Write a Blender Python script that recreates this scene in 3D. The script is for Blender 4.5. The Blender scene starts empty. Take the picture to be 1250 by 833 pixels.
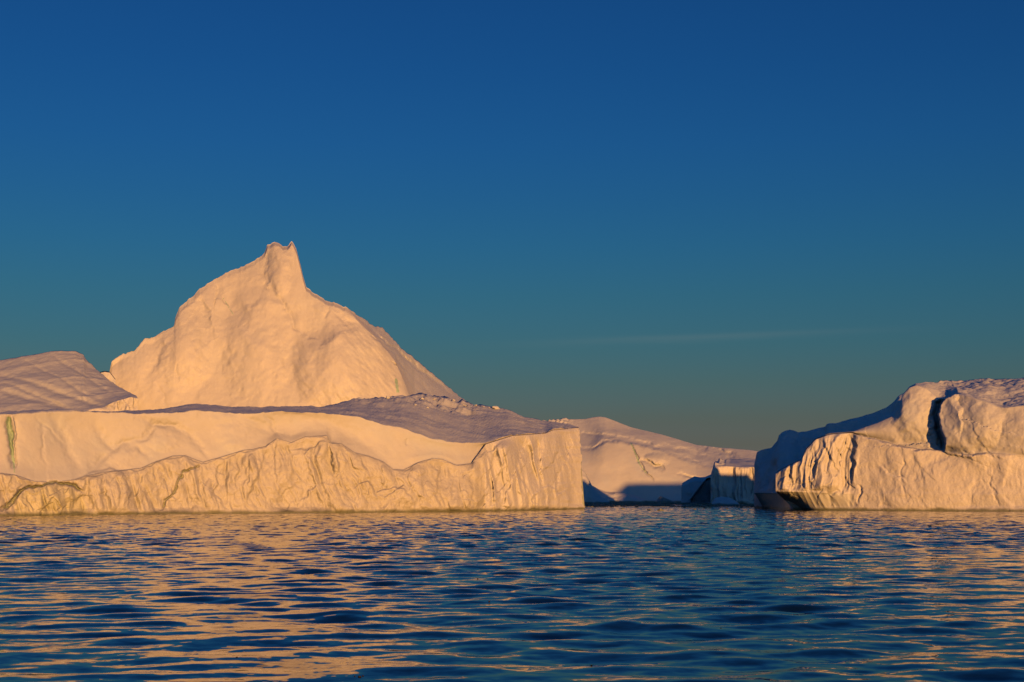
import bpy, math, random
import numpy as np

# ------------------------------------------------------------------ camera, sky, sun, exposure
F_PX, CX, CY = 1736.0, 625.0, 416.5          # photo pixels (1250 x 833), 50 mm lens on 36 mm sensor
HORIZON, CAM_H = 605.0, 4.0
PITCH = math.atan((HORIZON - CY) / F_PX)
SUN_ELEV = math.radians(2.6)
SUN_AZ = math.radians(20.0)                  # the low sun stands behind the camera, this far to the right
SUN_DIR = np.array([math.sin(SUN_AZ) * math.cos(SUN_ELEV), -math.cos(SUN_AZ) * math.cos(SUN_ELEV), math.sin(SUN_ELEV)])

scene = bpy.context.scene
C = scene.collection
cam_data = bpy.data.cameras.new('camera')
cam_data.lens = 50.0
cam_data.sensor_width = 36.0
cam_data.clip_start = 0.5
cam_data.clip_end = 90000.0
cam = bpy.data.objects.new('camera', cam_data)
C.objects.link(cam)
cam.location = (0, 0, CAM_H)
cam.rotation_euler = (math.pi / 2 + PITCH, 0, 0)
scene.camera = cam

world = bpy.data.worlds.new('World')
scene.world = world
world.use_nodes = True
wn, wl = world.node_tree.nodes, world.node_tree.links
wn.clear()
w_out = wn.new('ShaderNodeOutputWorld')
w_bg = wn.new('ShaderNodeBackground')
w_bg.inputs['Strength'].default_value = 0.15
sky = wn.new('ShaderNodeTexSky')
sky.sky_type = 'NISHITA'
sky.sun_disc = False
sky.sun_elevation = SUN_ELEV
# nishita: rotation 0 puts the sun at +Y, growing clockwise seen from above
sky.sun_rotation = math.pi - SUN_AZ
sky.altitude = 0
sky.air_density = 1.0
sky.dust_density = 0.6
sky.ozone_density = 2.5
w_tc = wn.new('ShaderNodeTexCoord')
w_sep = wn.new('ShaderNodeSeparateXYZ')
wl.new(w_tc.outputs['Generated'], w_sep.inputs[0])
# grade of the clear evening air by height above the horizon, the same all round the sky
w_ramp = wn.new('ShaderNodeValToRGB')
SKY_RAMP = [
    (0.0052, (0.7500, 1.1349, 4.7493)),
    (0.0175, (0.5559, 0.8066, 2.9053)),
    (0.0349, (0.4663, 0.6030, 1.5068)),
    (0.0523, (0.4154, 0.5333, 0.9977)),
    (0.0785, (0.3317, 0.5311, 0.8210)),
    (0.1045, (0.2562, 0.5366, 0.7990)),
    (0.1392, (0.2003, 0.5385, 0.8120)),
    (0.1736, (0.1573, 0.5252, 0.8794)),
    (0.2079, (0.1328, 0.4952, 0.9149)),
    (0.2419, (0.1145, 0.4743, 0.9466)),
    (0.2924, (0.0982, 0.4382, 0.9218)),
    (0.3420, (0.0938, 0.4137, 0.8865)),
    (0.4226, (0.0939, 0.3958, 0.8483)),
    (0.6428, (0.1197, 0.4138, 0.8423)),
    (0.7660, (0.1295, 0.3871, 0.7824)),
]
cr = w_ramp.color_ramp
while len(cr.elements) < len(SKY_RAMP):
    cr.elements.new(0.5)
for e, (p, c) in zip(cr.elements, SKY_RAMP):
    e.position = p
    e.color = (*c, 1)
wl.new(w_sep.outputs['Z'], w_ramp.inputs['Fac'])
w_mul = wn.new('ShaderNodeMix')
w_mul.data_type = 'RGBA'
w_mul.blend_type = 'MULTIPLY'
w_mul.inputs['Factor'].default_value = 1.0
wl.new(sky.outputs[0], w_mul.inputs['A'])
wl.new(w_ramp.outputs[0], w_mul.inputs['B'])
# one faint thin wisp of cirrus low over the gap, drawn out along the horizon
def wmath(op, a, b=None, c=None):
    n = wn.new('ShaderNodeMath')
    n.operation = op
    for i, v in enumerate((a, b, c)):
        if v is None:
            continue
        if isinstance(v, (int, float)):
            n.inputs[i].default_value = v
        else:
            wl.new(v, n.inputs[i])
    return n.outputs[0]
w_map = wn.new('ShaderNodeMapping')
w_map.inputs['Scale'].default_value = (5.0, 5.0, 90.0)
wl.new(w_tc.outputs['Generated'], w_map.inputs[0])
w_noise = wn.new('ShaderNodeTexNoise')
w_noise.inputs['Scale'].default_value = 1.0
w_noise.inputs['Detail'].default_value = 5
wl.new(w_map.outputs[0], w_noise.inputs['Vector'])
w_az = w_sep.outputs['X']
w_lift = wmath('SUBTRACT', w_sep.outputs['Z'], wmath('MULTIPLY_ADD', w_az, 0.030, 0.1055))
w_lift = wmath('ADD', w_lift, wmath('MULTIPLY_ADD', w_noise.outputs['Fac'], 0.010, -0.005))
w_band = wmath('EXPONENT', wmath('MULTIPLY', wmath('POWER', wmath('ABSOLUTE', wmath('DIVIDE', w_lift, 0.0028)), 2.0), -1.0))
w_len = wmath('EXPONENT', wmath('MULTIPLY', wmath('POWER', wmath('ABSOLUTE', wmath('DIVIDE', wmath('SUBTRACT', w_az, 0.13), 0.10)), 2.0), -1.0))
w_cf = wmath('MULTIPLY', wmath('MULTIPLY', w_band, w_len), wmath('GREATER_THAN', w_sep.outputs['Y'], 0.0))
w_cm = wn.new('ShaderNodeMath')
w_cm.operation = 'MULTIPLY'
w_cm.inputs[1].default_value = 0.10
wl.new(w_cf, w_cm.inputs[0])
w_cl = wn.new('ShaderNodeMix')
w_cl.data_type = 'RGBA'
w_cl.inputs['B'].default_value = (1.6, 1.7, 1.5, 1)
wl.new(w_cm.outputs[0], w_cl.inputs['Factor'])
wl.new(w_mul.outputs['Result'], w_cl.inputs['A'])
wl.new(w_cl.outputs['Result'], w_bg.inputs['Color'])
wl.new(w_bg.outputs[0], w_out.inputs[0])

sun_data = bpy.data.lights.new('sun', 'SUN')
sun_data.energy = 3.7
sun_data.angle = math.radians(0.5)
sun_data.color = (1.0, 0.475, 0.125)
sun = bpy.data.objects.new('sun', sun_data)
C.objects.link(sun)
sun.rotation_euler = (math.pi / 2 - SUN_ELEV, 0, SUN_AZ)
sun.location = (60, -120, 40)

scene.view_settings.view_transform = 'Standard'
scene.view_settings.look = 'None'
scene.view_settings.exposure = 0.0
scene.view_settings.gamma = 1.0
scene.view_settings.use_curve_mapping = False
scene.cycles.max_bounces = 6
scene.cycles.diffuse_bounces = 0
scene.cycles.glossy_bounces = 3

# ------------------------------------------------------------------ noise (numpy)
def _hash(ix, iy, iz, seed):
    h = (ix * 374761393 + iy * 668265263 + iz * 2147483647 + seed * 974634777) & 0xffffffff
    h = ((h ^ (h >> 13)) * 1274126177) & 0xffffffff
    h = ((h ^ (h >> 16)) * 2246822519) & 0xffffffff
    return (h ^ (h >> 15)) & 0xffffffff

def vnoise(x, y, z, seed=0):
    """smooth value noise, about -1..1"""
    x0 = np.floor(x); y0 = np.floor(y); z0 = np.floor(z)
    fx, fy, fz = x - x0, y - y0, z - z0
    ix, iy, iz = x0.astype(np.int64), y0.astype(np.int64), z0.astype(np.int64)
    ux = fx * fx * fx * (fx * (fx * 6 - 15) + 10)
    uy = fy * fy * fy * (fy * (fy * 6 - 15) + 10)
    uz = fz * fz * fz * (fz * (fz * 6 - 15) + 10)
    r = 0
    for a in (0, 1):
        wa = ux if a else 1 - ux
        for b in (0, 1):
            wb = wa * (uy if b else 1 - uy)
            for c in (0, 1):
                wc = wb * (uz if c else 1 - uz)
                r = r + wc * (_hash(ix + a, iy + b, iz + c, seed) / 2147483647.5 - 1)
    return r

def fbm(x, y, z, seed=0, octaves=4, gain=0.5):
    r, a, s = 0, 1.0, 1.0
    for o in range(octaves):
        r = r + a * vnoise(x * s + 17.3 * o, y * s + 5.1 * o, z * s - 9.7 * o, seed + o)
        a *= gain
        s *= 2.03
    return r

def ridged(x, y, z, seed=0, octaves=3, gain=0.5):
    r, a, s = 0, 1.0, 1.0
    for o in range(octaves):
        r = r + a * (1 - 2.2 * np.abs(vnoise(x * s + 3.3 * o, y * s, z * s + 7.7 * o, seed + o)))
        a *= gain
        s *= 2.1
    return r

def facets(x, y, z, seed=0, tilt=1.0, sharp=16.0):
    """broken-ice planes: every Voronoi cell is a randomly tilted plane"""
    ix, iy, iz = [np.floor(v).astype(np.int64) for v in (x, y, z)]
    wsum = np.zeros(x.shape)
    val = np.zeros(x.shape)
    for a in (-1, 0, 1):
        for b in (-1, 0, 1):
            for c in (-1, 0, 1):
                jx, jy, jz = ix + a, iy + b, iz + c
                h = lambda k: _hash(jx, jy, jz, seed * 7 + k) / 4294967295.0
                dx, dy, dz = x - jx - h(1), y - jy - h(2), z - jz - h(3)
                w = np.exp(-sharp * (dx * dx + dy * dy + dz * dz)) + 1e-12
                val += w * ((h(4) - .5) * .5 + tilt * ((h(5) - .5) * dx + (h(6) - .5) * dy + (h(7) - .5) * dz))
                wsum += w
    return val / wsum

def sstep(a, b, x):
    t = np.clip((x - a) / (b - a), 0, 1)
    return t * t * (3 - 2 * t)

# ------------------------------------------------------------------ photo pixel <-> place
ct, st = math.cos(PITCH), math.sin(PITCH)

def z_at(py, Y):
    yc = (CY - py) / F_PX
    s = Y / (ct - yc * st)
    return CAM_H + s * (st + yc * ct)

def py_of(Y, z):
    depth = Y * ct + (z - CAM_H) * st
    up = -Y * st + (z - CAM_H) * ct
    return CY - F_PX * up / depth

def x_at(px, Y, z):
    return (px - CX) / F_PX * (Y * ct + (z - CAM_H) * st)

def Y_water(py):
    yc = (CY - py) / F_PX
    return -CAM_H / (st + yc * ct) * (ct - yc * st)

def line(pts, u, smooth=0.0):
    p = np.array(pts, float)
    v = np.interp(u, p[:, 0], p[:, 1])
    if smooth > 0:
        # gaussian smoothing in px
        n = int(smooth * 3)
        uu = np.arange(u[0] - n, u[-1] + n + 1, 1.0)
        vv = np.interp(uu, p[:, 0], p[:, 1])
        k = np.exp(-.5 * (np.arange(-n, n + 1) / smooth) ** 2)
        k /= k.sum()
        vs = np.convolve(np.pad(vv, n, mode='edge'), k, mode='valid')
        v = np.interp(u, uu, vs)
    return v

# ------------------------------------------------------------------ materials
def mat(name, color, rough=0.65, var=0.06, bump=0.25, bscale=1.2, wet=True, tint=None, tint_scale=0.08, sss=0.0, spec=0.25):
    m = bpy.data.materials.new(name)
    m.use_nodes = True
    n, l = m.node_tree.nodes, m.node_tree.links
    b = n['Principled BSDF']
    b.inputs['Roughness'].default_value = rough
    b.inputs['Specular IOR Level'].default_value = spec
    geo = n.new('ShaderNodeNewGeometry')
    no = n.new('ShaderNodeTexNoise')
    no.inputs['Scale'].default_value = 0.22
    no.inputs['Detail'].default_value = 6
    l.new(geo.outputs['Position'], no.inputs['Vector'])
    mx = n.new('ShaderNodeMix')
    mx.data_type = 'RGBA'
    mx.inputs['A'].default_value = (*[c * (1 - var) for c in color], 1)
    mx.inputs['B'].default_value = (*[min(c * (1 + var), .93) for c in color], 1)
    l.new(no.outputs['Fac'], mx.inputs['Factor'])
    col = mx.outputs['Result']
    if tint:
        n2 = n.new('ShaderNodeTexNoise')
        n2.inputs['Scale'].default_value = tint_scale
        n2.inputs['Detail'].default_value = 4
        l.new(geo.outputs['Position'], n2.inputs['Vector'])
        mr = n.new('ShaderNodeMapRange')
        mr.inputs['From Min'].default_value = 0.48
        mr.inputs['From Max'].default_value = 0.72
        l.new(n2.outputs['Fac'], mr.inputs['Value'])
        m2 = n.new('ShaderNodeMix')
        m2.data_type = 'RGBA'
        m2.inputs['B'].default_value = (*tint, 1)
        l.new(mr.outputs[0], m2.inputs['Factor'])
        l.new(col, m2.inputs['A'])
        col = m2.outputs['Result']
    if wet:   # the melt-worn strip washed by the waves, algae-dark wet ice
        sp = n.new('ShaderNodeSeparateXYZ')
        l.new(geo.outputs['Position'], sp.inputs[0])
        n3 = n.new('ShaderNodeTexNoise')
        n3.inputs['Scale'].default_value = 0.25
        l.new(geo.outputs['Position'], n3.inputs['Vector'])
        ad = n.new('ShaderNodeMath')
        ad.operation = 'MULTIPLY_ADD'
        ad.inputs[1].default_value = -1.1
        l.new(n3.outputs['Fac'], ad.inputs[0])
        l.new(sp.outputs['Z'], ad.inputs[2])
        mr = n.new('ShaderNodeMapRange')
        mr.inputs['From Min'].default_value = -0.25
        mr.inputs['From Max'].default_value = 0.35
        mr.inputs['To Min'].default_value = 0.85
        mr.inputs['To Max'].default_value = 0.0
        l.new(ad.outputs[0], mr.inputs['Value'])
        m3 = n.new('ShaderNodeMix')
        m3.data_type = 'RGBA'
        m3.inputs['B'].default_value = (0.16, 0.17, 0.10, 1)
        l.new(mr.outputs[0], m3.inputs['Factor'])
        l.new(col, m3.inputs['A'])
        col = m3.outputs['Result']
    l.new(col, b.inputs['Base Color'])
    if bump:
        nb = n.new('ShaderNodeTexNoise')
        nb.inputs['Scale'].default_value = bscale
        nb.inputs['Detail'].default_value = 5
        l.new(geo.outputs['Position'], nb.inputs['Vector'])
        bp = n.new('ShaderNodeBump')
        bp.inputs['Strength'].default_value = bump
        bp.inputs['Distance'].default_value = 0.5
        l.new(nb.outputs['Fac'], bp.inputs['Height'])
        l.new(bp.outputs[0], b.inputs['Normal'])
    if sss:
        b.inputs['Subsurface Weight'].default_value = sss
        b.inputs['Subsurface Radius'].default_value = (0.4, 0.7, 1.0)
        b.inputs['Subsurface Scale'].default_value = 0.5
    return m

M = {
    'snow': mat('wind_packed_snow', (0.80, 0.79, 0.80), bump=0.35, bscale=0.8),
    'slope': mat('smooth_glazed_snow', (0.77, 0.745, 0.74), bump=0.15, bscale=0.7, tint=(0.72, 0.73, 0.77)),
    'cliff': mat('calved_glacier_ice', (0.74, 0.69, 0.63), var=.1, rough=0.5, bump=0.5, bscale=1.0, tint=(0.70, 0.64, 0.53)),
    'flute': mat('fluted_glacier_ice', (0.85, 0.80, 0.76), var=.09, rough=0.5, bump=0.45, bscale=1.0),
    'vein': mat('green_blue_refrozen_ice', (0.50, 0.68, 0.52), rough=0.35, var=.25, bump=0.3),
    'crack': mat('dark_green_crack_ice', (0.46, 0.49, 0.38), rough=0.5, var=.3, bump=0.3),
    'olive': mat('olive_stained_ice', (0.80, 0.74, 0.55), rough=0.5, bump=0.4, tint=(0.66, 0.62, 0.42), tint_scale=0.3),
    'grey': mat('worn_waterline_ice', (0.74, 0.72, 0.68), rough=0.4, var=.10, bump=0.2),
    'shadegrey': mat('shade_darkened_waterline_ice', (0.34, 0.36, 0.36), rough=0.3, var=.15, bump=0.2),  # darker copy of the undercut ice, painting in the shade below the ridge
    'dark_ice_shade': mat('dark_ice_and_painted_shade', (0.32, 0.34, 0.34), rough=0.3, var=.3, bump=0.4),  # dark growler ice; on the low berg's hollow it paints in shade
    'peak': mat('frosted_steep_ice', (0.84, 0.79, 0.75), rough=0.6, bump=0.2, bscale=0.5, tint=(0.84, 0.80, 0.76)),
    'brown': mat('waterlogged_debris', (0.03, 0.022, 0.015), rough=0.5, wet=False, bump=0),
}

# ------------------------------------------------------------------ object helpers
def make_mesh(name, co, quads, material, normals=None, tris=None):
    me = bpy.data.meshes.new(name)
    quads = np.asarray(quads, np.int32).reshape(-1, 4)
    tris = np.zeros((0, 3), np.int32) if tris is None else np.asarray(tris, np.int32).reshape(-1, 3)
    nv, nq, nt = len(co), len(quads), len(tris)
    me.vertices.add(nv)
    me.vertices.foreach_set('co', np.asarray(co, np.float32).ravel())
    me.loops.add(nq * 4 + nt * 3)
    me.loops.foreach_set('vertex_index', np.concatenate([quads.ravel(), tris.ravel()]))
    me.polygons.add(nq + nt)
    starts = np.concatenate([np.arange(nq) * 4, nq * 4 + np.arange(nt) * 3]).astype(np.int32)
    me.polygons.foreach_set('loop_start', starts)
    me.update(calc_edges=True)
    me.validate()
    me.polygons.foreach_set('use_smooth', np.ones(len(me.polygons), bool))
    if normals is not None:
        me.normals_split_custom_set_from_vertices(np.asarray(normals, np.float32))
    me.materials.append(material)
    return me

def add_obj(name, me, parent=None):
    o = bpy.data.objects.new(name, me)
    C.objects.link(o)
    if parent is not None:
        o.parent = parent
        o.location = [-c for c in parent.location]     # meshes are in world metres
    return o

def thing(name, label, cat, loc, group=None):
    o = bpy.data.objects.new(name, None)
    C.objects.link(o)
    o.empty_display_size = 4
    o.location = loc
    o['label'] = label
    o['category'] = cat
    if group:
        o['group'] = group
    return o

def islands(mask):
    """connected patches of a boolean grid, largest first; specks are dropped into the largest"""
    lab = np.zeros(mask.shape, int)
    todo, out = set(map(tuple, np.argwhere(mask))), []
    while todo:
        st_ = [todo.pop()]
        cur = list(st_)
        while st_:
            i, j = st_.pop()
            for a in (-1, 0, 1):
                for b in (-1, 0, 1):
                    if (i + a, j + b) in todo:
                        todo.remove((i + a, j + b))
                        st_.append((i + a, j + b))
                        cur.append((i + a, j + b))
        out.append(cur)
    res = []
    for cur in sorted(out, key=len, reverse=True):
        m = np.zeros(mask.shape, bool)
        m[tuple(np.array(cur).T)] = True
        res.append(m)
    return res

class Grid:
    """an iceberg body: columns u (photo px), each a profile in (distance, height) from under
    water in front, up the face, over the top and down behind."""
    def __init__(self, u, feats, rows, bulge=None, smooth=0):
        # feats: list of (Y[u], z[u]); rows: segments between them
        self.u = u
        nu = len(u)
        Ys, Zs, sec = [], [], []
        for i, n in enumerate(rows):
            (Y0, z0), (Y1, z1) = feats[i], feats[i + 1]
            b = (bulge or {}).get(i, 0.0)
            for k in range(n):
                t = k / n
                off = b * 4 * t * (1 - t)
                Ys.append(Y0 + (Y1 - Y0) * t - off)
                Zs.append(z0 + (z1 - z0) * t)
                sec.append(i + t)
        Ys.append(feats[-1][0]); Zs.append(feats[-1][1]); sec.append(len(rows))
        self.Y = np.array(Ys); self.Z = np.array(Zs)
        self.sec = np.repeat(np.array(sec)[:, None], nu, 1)
        if smooth:
            for _ in range(smooth):
                for A in (self.Y, self.Z):
                    A[1:-1] = .25 * A[:-2] + .5 * A[1:-1] + .25 * A[2:]
        self.px = np.repeat(u[None, :], len(sec), 0).astype(float)
        self.py = py_of(self.Y, self.Z)
        self.mats = {}
    def warp(self, f):
        self.px = self.px + f(self.px, self.py, self.sec)
    def place(self):
        self.P = np.stack([x_at(self.px, self.Y, self.Z), self.Y, self.Z], -1)
    def normals(self):
        P = self.P
        du = np.zeros_like(P); dv = np.zeros_like(P)
        du[:, 1:-1] = P[:, 2:] - P[:, :-2]; du[:, 0] = P[:, 1] - P[:, 0]; du[:, -1] = P[:, -1] - P[:, -2]
        dv[1:-1] = P[2:] - P[:-2]; dv[0] = P[1] - P[0]; dv[-1] = P[-1] - P[-2]
        n = np.cross(du, dv)
        return n / np.maximum(np.linalg.norm(n, axis=-1, keepdims=True), 1e-9)
    def displace(self, h, direction=None):
        d = self.base_n if direction is None else direction
        self.P = self.P + d * h[..., None]
    def start(self):
        self.place()
        n = self.normals()
        for _ in range(6):                                   # smooth displacement directions
            m = n.copy()
            m[1:-1] += n[:-2] + n[2:]
            m[:, 1:-1] += n[:, :-2] + n[:, 2:]
            n = m / np.maximum(np.linalg.norm(m, axis=-1, keepdims=True), 1e-9)
        self.base_n = n
        self.B = self.P.copy()
        v = self.P * np.array([1, 1, 0])
        self.toward = -v / np.linalg.norm(v, axis=-1, keepdims=True)   # horizontally out of the front face
        # pixel jitter so drawn lines are not clean curves
        self.jx = self.px + 2.2 * fbm(self.px * .12, self.py * .12, self.px * 0, 5, 3)
        self.jy = self.py + 1.8 * fbm(self.px * .12, self.py * .12, self.px * 0 + 9, 6, 3)
    def stroke(self, pts, amp, w, kind='groove', decay=12.0, taper=0.25, jitter=True):
        """a furrow, rib or broken edge along a line; returns its 0..1 mask"""
        p = np.array(pts, float)
        R = max(w * 3, decay * 3 if kind == 'step' else 0) + 4
        X, Yp = (self.jx, self.jy) if jitter else (self.px, self.py)
        sel = (X > p[:, 0].min() - R) & (X < p[:, 0].max() + R) & (Yp > p[:, 1].min() - R) & (Yp < p[:, 1].max() + R) & (self.sec < self.front)
        mask = np.zeros(X.shape)
        if not sel.any():
            return mask
        x, y = X[sel], Yp[sel]
        best = np.full(x.shape, 1e9); sd = np.zeros(x.shape); tt = np.zeros(x.shape)
        seg = np.hypot(*(p[1:] - p[:-1]).T)
        L = np.concatenate([[0], np.cumsum(seg)]) / max(seg.sum(), 1e-6)
        for i in range(len(p) - 1):
            d = p[i + 1] - p[i]
            q = d @ d
            t = np.clip(((x - p[i, 0]) * d[0] + (y - p[i, 1]) * d[1]) / q, 0, 1)
            ex, ey = x - p[i, 0] - t * d[0], y - p[i, 1] - t * d[1]
            dist = np.hypot(ex, ey)
            s = np.sign(d[0] * ey - d[1] * ex)
            m = dist < best
            best = np.where(m, dist, best)
            sd = np.where(m, s * dist, sd)
            tt = np.where(m, L[i] + t * (L[i + 1] - L[i]), tt)
        end = np.clip(np.minimum(tt, 1 - tt) / max(taper, 1e-6), 0, 1)
        end = np.sqrt(end) if taper > 0 else np.ones_like(end)
        g = np.exp(-(best / w) ** 2)
        if kind == 'groove':
            h = -amp * g * end
        elif kind == 'ridge':
            h = amp * g * end
        else:  # step: raised on the right hand of the stroke (screen), sinking away over `decay`
            up = sstep(-w, w, sd)
            h = amp * (up - .5) * np.exp(-(best / decay)) * end * 2 * .7
        hh = np.zeros(X.shape); hh[sel] = h
        self.P = self.P + self.toward * hh[..., None]
        mask[sel] = g * end
        return mask
    def dome(self, cx, cy, rx, ry, amp):
        d = ((self.jx - cx) / rx) ** 2 + ((self.jy - cy) / ry) ** 2
        h = amp * np.clip(1 - d, 0, 1) ** 1.5 * (self.sec < self.front)
        self.P = self.P + self.toward * h[..., None]
    def build(self, parent, face_part, names, caps=(True, True), subs=None):
        """face_part: (rows-1, cols-1) ints; names: {int: (object name, material, label or None)}"""
        nr, nu = self.px.shape
        N = self.normals().reshape(-1, 3)
        P = self.P.reshape(-1, 3)
        idx = np.arange(nr * nu).reshape(nr, nu)
        q = np.stack([idx[:-1, :-1], idx[:-1, 1:], idx[1:, 1:], idx[1:, :-1]], -1)
        out, late = {}, []
        for k, (nm, material, lab) in names.items():
            f = q[face_part == k]
            if len(f) == 0:
                continue
            cut = [g_ for g_ in islands(face_part == k) if nm in ('ice_crack', 'blue_ice_vein')]
            for m_ in cut[1:]:                                   # every further crack or vein is a part of its own
                ff = q[m_]
                used, inv = np.unique(ff.ravel(), return_inverse=True)
                o = add_obj(nm, make_mesh(nm, P[used], inv.reshape(-1, 4), M[material], N[used]), parent)
                late.append((o, k))
                if lab:
                    o['label'] = lab
            if cut:
                f = q[cut[0]]
            used, inv = np.unique(f.ravel(), return_inverse=True)
            co, no = P[used], N[used]
            me = make_mesh(nm, co, inv.reshape(-1, 4), M[material], no)
            o = add_obj(nm, me, parent)
            if lab:
                o['label'] = lab
            out[k] = o
            late.append((o, k))
        for o, k in late:                                        # a crack or vein belongs to the face it runs through
            if subs and k in subs:
                o.parent = out[subs[k]]
                o.location = (0, 0, 0)
        # the two ends, closed by shrinking rings of the end profile
        for c, wanted in zip((0, nu - 1), caps):
            if not wanted:
                continue
            ring = P[idx[:, c]]
            mid = ring.mean(0)
            inner = ring * .5 + mid * .5
            n = len(ring)
            co = np.concatenate([ring, inner, mid[None]])
            a = np.arange(n); b = (a + 1) % n
            if c == 0:
                a, b = b, a
            quads = np.stack([a, b, b + n, a + n], -1)
            tris = np.stack([a + n, b + n, np.full(n, 2 * n)], -1)
            me = make_mesh('end_face', co, quads[:, ::-1], M[names[max(names)][1]], None, tris[:, ::-1])
            add_obj('end_face', me, parent)
        return out
    def fmean(self, A):
        return .25 * (A[:-1, :-1] + A[1:, :-1] + A[:-1, 1:] + A[1:, 1:])
    def nearest(self, px, py, lo, hi):
        d = (self.px - px) ** 2 + (self.py - py) ** 2 + 1e9 * ((self.sec < lo) | (self.sec > hi))
        return self.P.reshape(-1, 3)[np.argmin(d)]

def random_cracks(g, rng, n, x0, x1, ytop, ybot, amp, length, slant=0.0, kind='step', w=0.7, decay=(5, 14)):
    """broken edges over a face between two photo lines"""
    for _ in range(n):
        x = rng.uniform(x0, x1)
        t = rng.uniform(0.02, .98)
        a, b = ytop(x), ybot(x)
        y = a + (b - a) * t
        ang = slant + rng.gauss(0, .55)
        L = rng.uniform(*length)
        pts = [(x, y)]
        for k in range(6):
            ang += rng.gauss(0, .28)
            x += math.sin(ang) * L / 6
            y += math.cos(ang) * L / 6
            pts.append((x, y))
        if rng.random() < .5:
            pts = pts[::-1]
        g.stroke(pts, amp * rng.uniform(.4, 1), w, kind, decay=rng.uniform(*decay), taper=.4)

# ------------------------------------------------------------------ water
def build_water():
    rng = np.random.default_rng(7)
    r = [0.6]
    while r[-1] < 14: r.append(r[-1] * 1.25)
    while r[-1] < 440: r.append(r[-1] * 1.0026)
    while r[-1] < 1000: r.append(r[-1] * 1.012)
    while r[-1] < 60000: r.append(r[-1] * 1.18)
    r = np.array(r)
    dense = np.radians(np.linspace(-27, 27, 400))
    coarse = np.radians(np.linspace(27, 333, 72)[1:])
    a = np.concatenate([dense, coarse])          # measured from +Y, clockwise
    R, A = np.meshgrid(r, a, indexing='ij')
    X, Y = R * np.sin(A), R * np.cos(A)
    Z = np.zeros_like(X)
    n = 120
    lam = np.exp(rng.uniform(np.log(0.55), np.log(8.0), n))
    th = rng.normal(np.radians(-8), np.radians(36), n)     # travelling mostly toward the boat
    w = np.exp(-(np.log(lam / 2.5) / 0.75) ** 2)
    slope = rng.rayleigh(1.0, n) * np.sqrt(w)
    slope *= 0.096 / math.sqrt((slope ** 2).sum() / 2)
    gust = 0.78 + 0.40 * fbm(X / 26, Y / 70, X * 0, 31, 3) + 0.25 * vnoise(X / 9, Y / 25, X * 0, 37)
    gust = np.clip(gust, .25, 1.5)
    spacing = np.gradient(r)[:, None]
    front = sstep(30, 24, np.degrees(np.abs((A + np.pi) % (2 * np.pi) - np.pi)))
    for L, t, s, ph in zip(lam, th, slope, rng.uniform(0, 6.28, n)):
        k = 2 * math.pi / L
        fade = np.clip(1.6 - spacing * abs(math.cos(t)) * 3.4 / L, 0, 1)
        arg = k * (X * math.sin(t) + Y * math.cos(t)) + ph
        Z += s / k * np.sin(arg) * fade
    Z *= gust * front
    P = np.stack([X, Y, Z], -1).reshape(-1, 3)
    nr, na = X.shape
    idx = np.arange(nr * na).reshape(nr, na)
    nx = np.roll(idx, -1, 1)
    q = np.stack([idx[:-1], nx[:-1], nx[1:], idx[1:]], -1).reshape(-1, 4)
    P = np.concatenate([P, [[0, 0, 0]]])
    tri = np.stack([idx[0], np.full(na, len(P) - 1), nx[0]], -1)
    me = make_mesh('water', P, q[:, ::-1], water_mat(), None, tri)
    o = add_obj('water', me)
    o['kind'] = 'structure'
    return o

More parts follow.
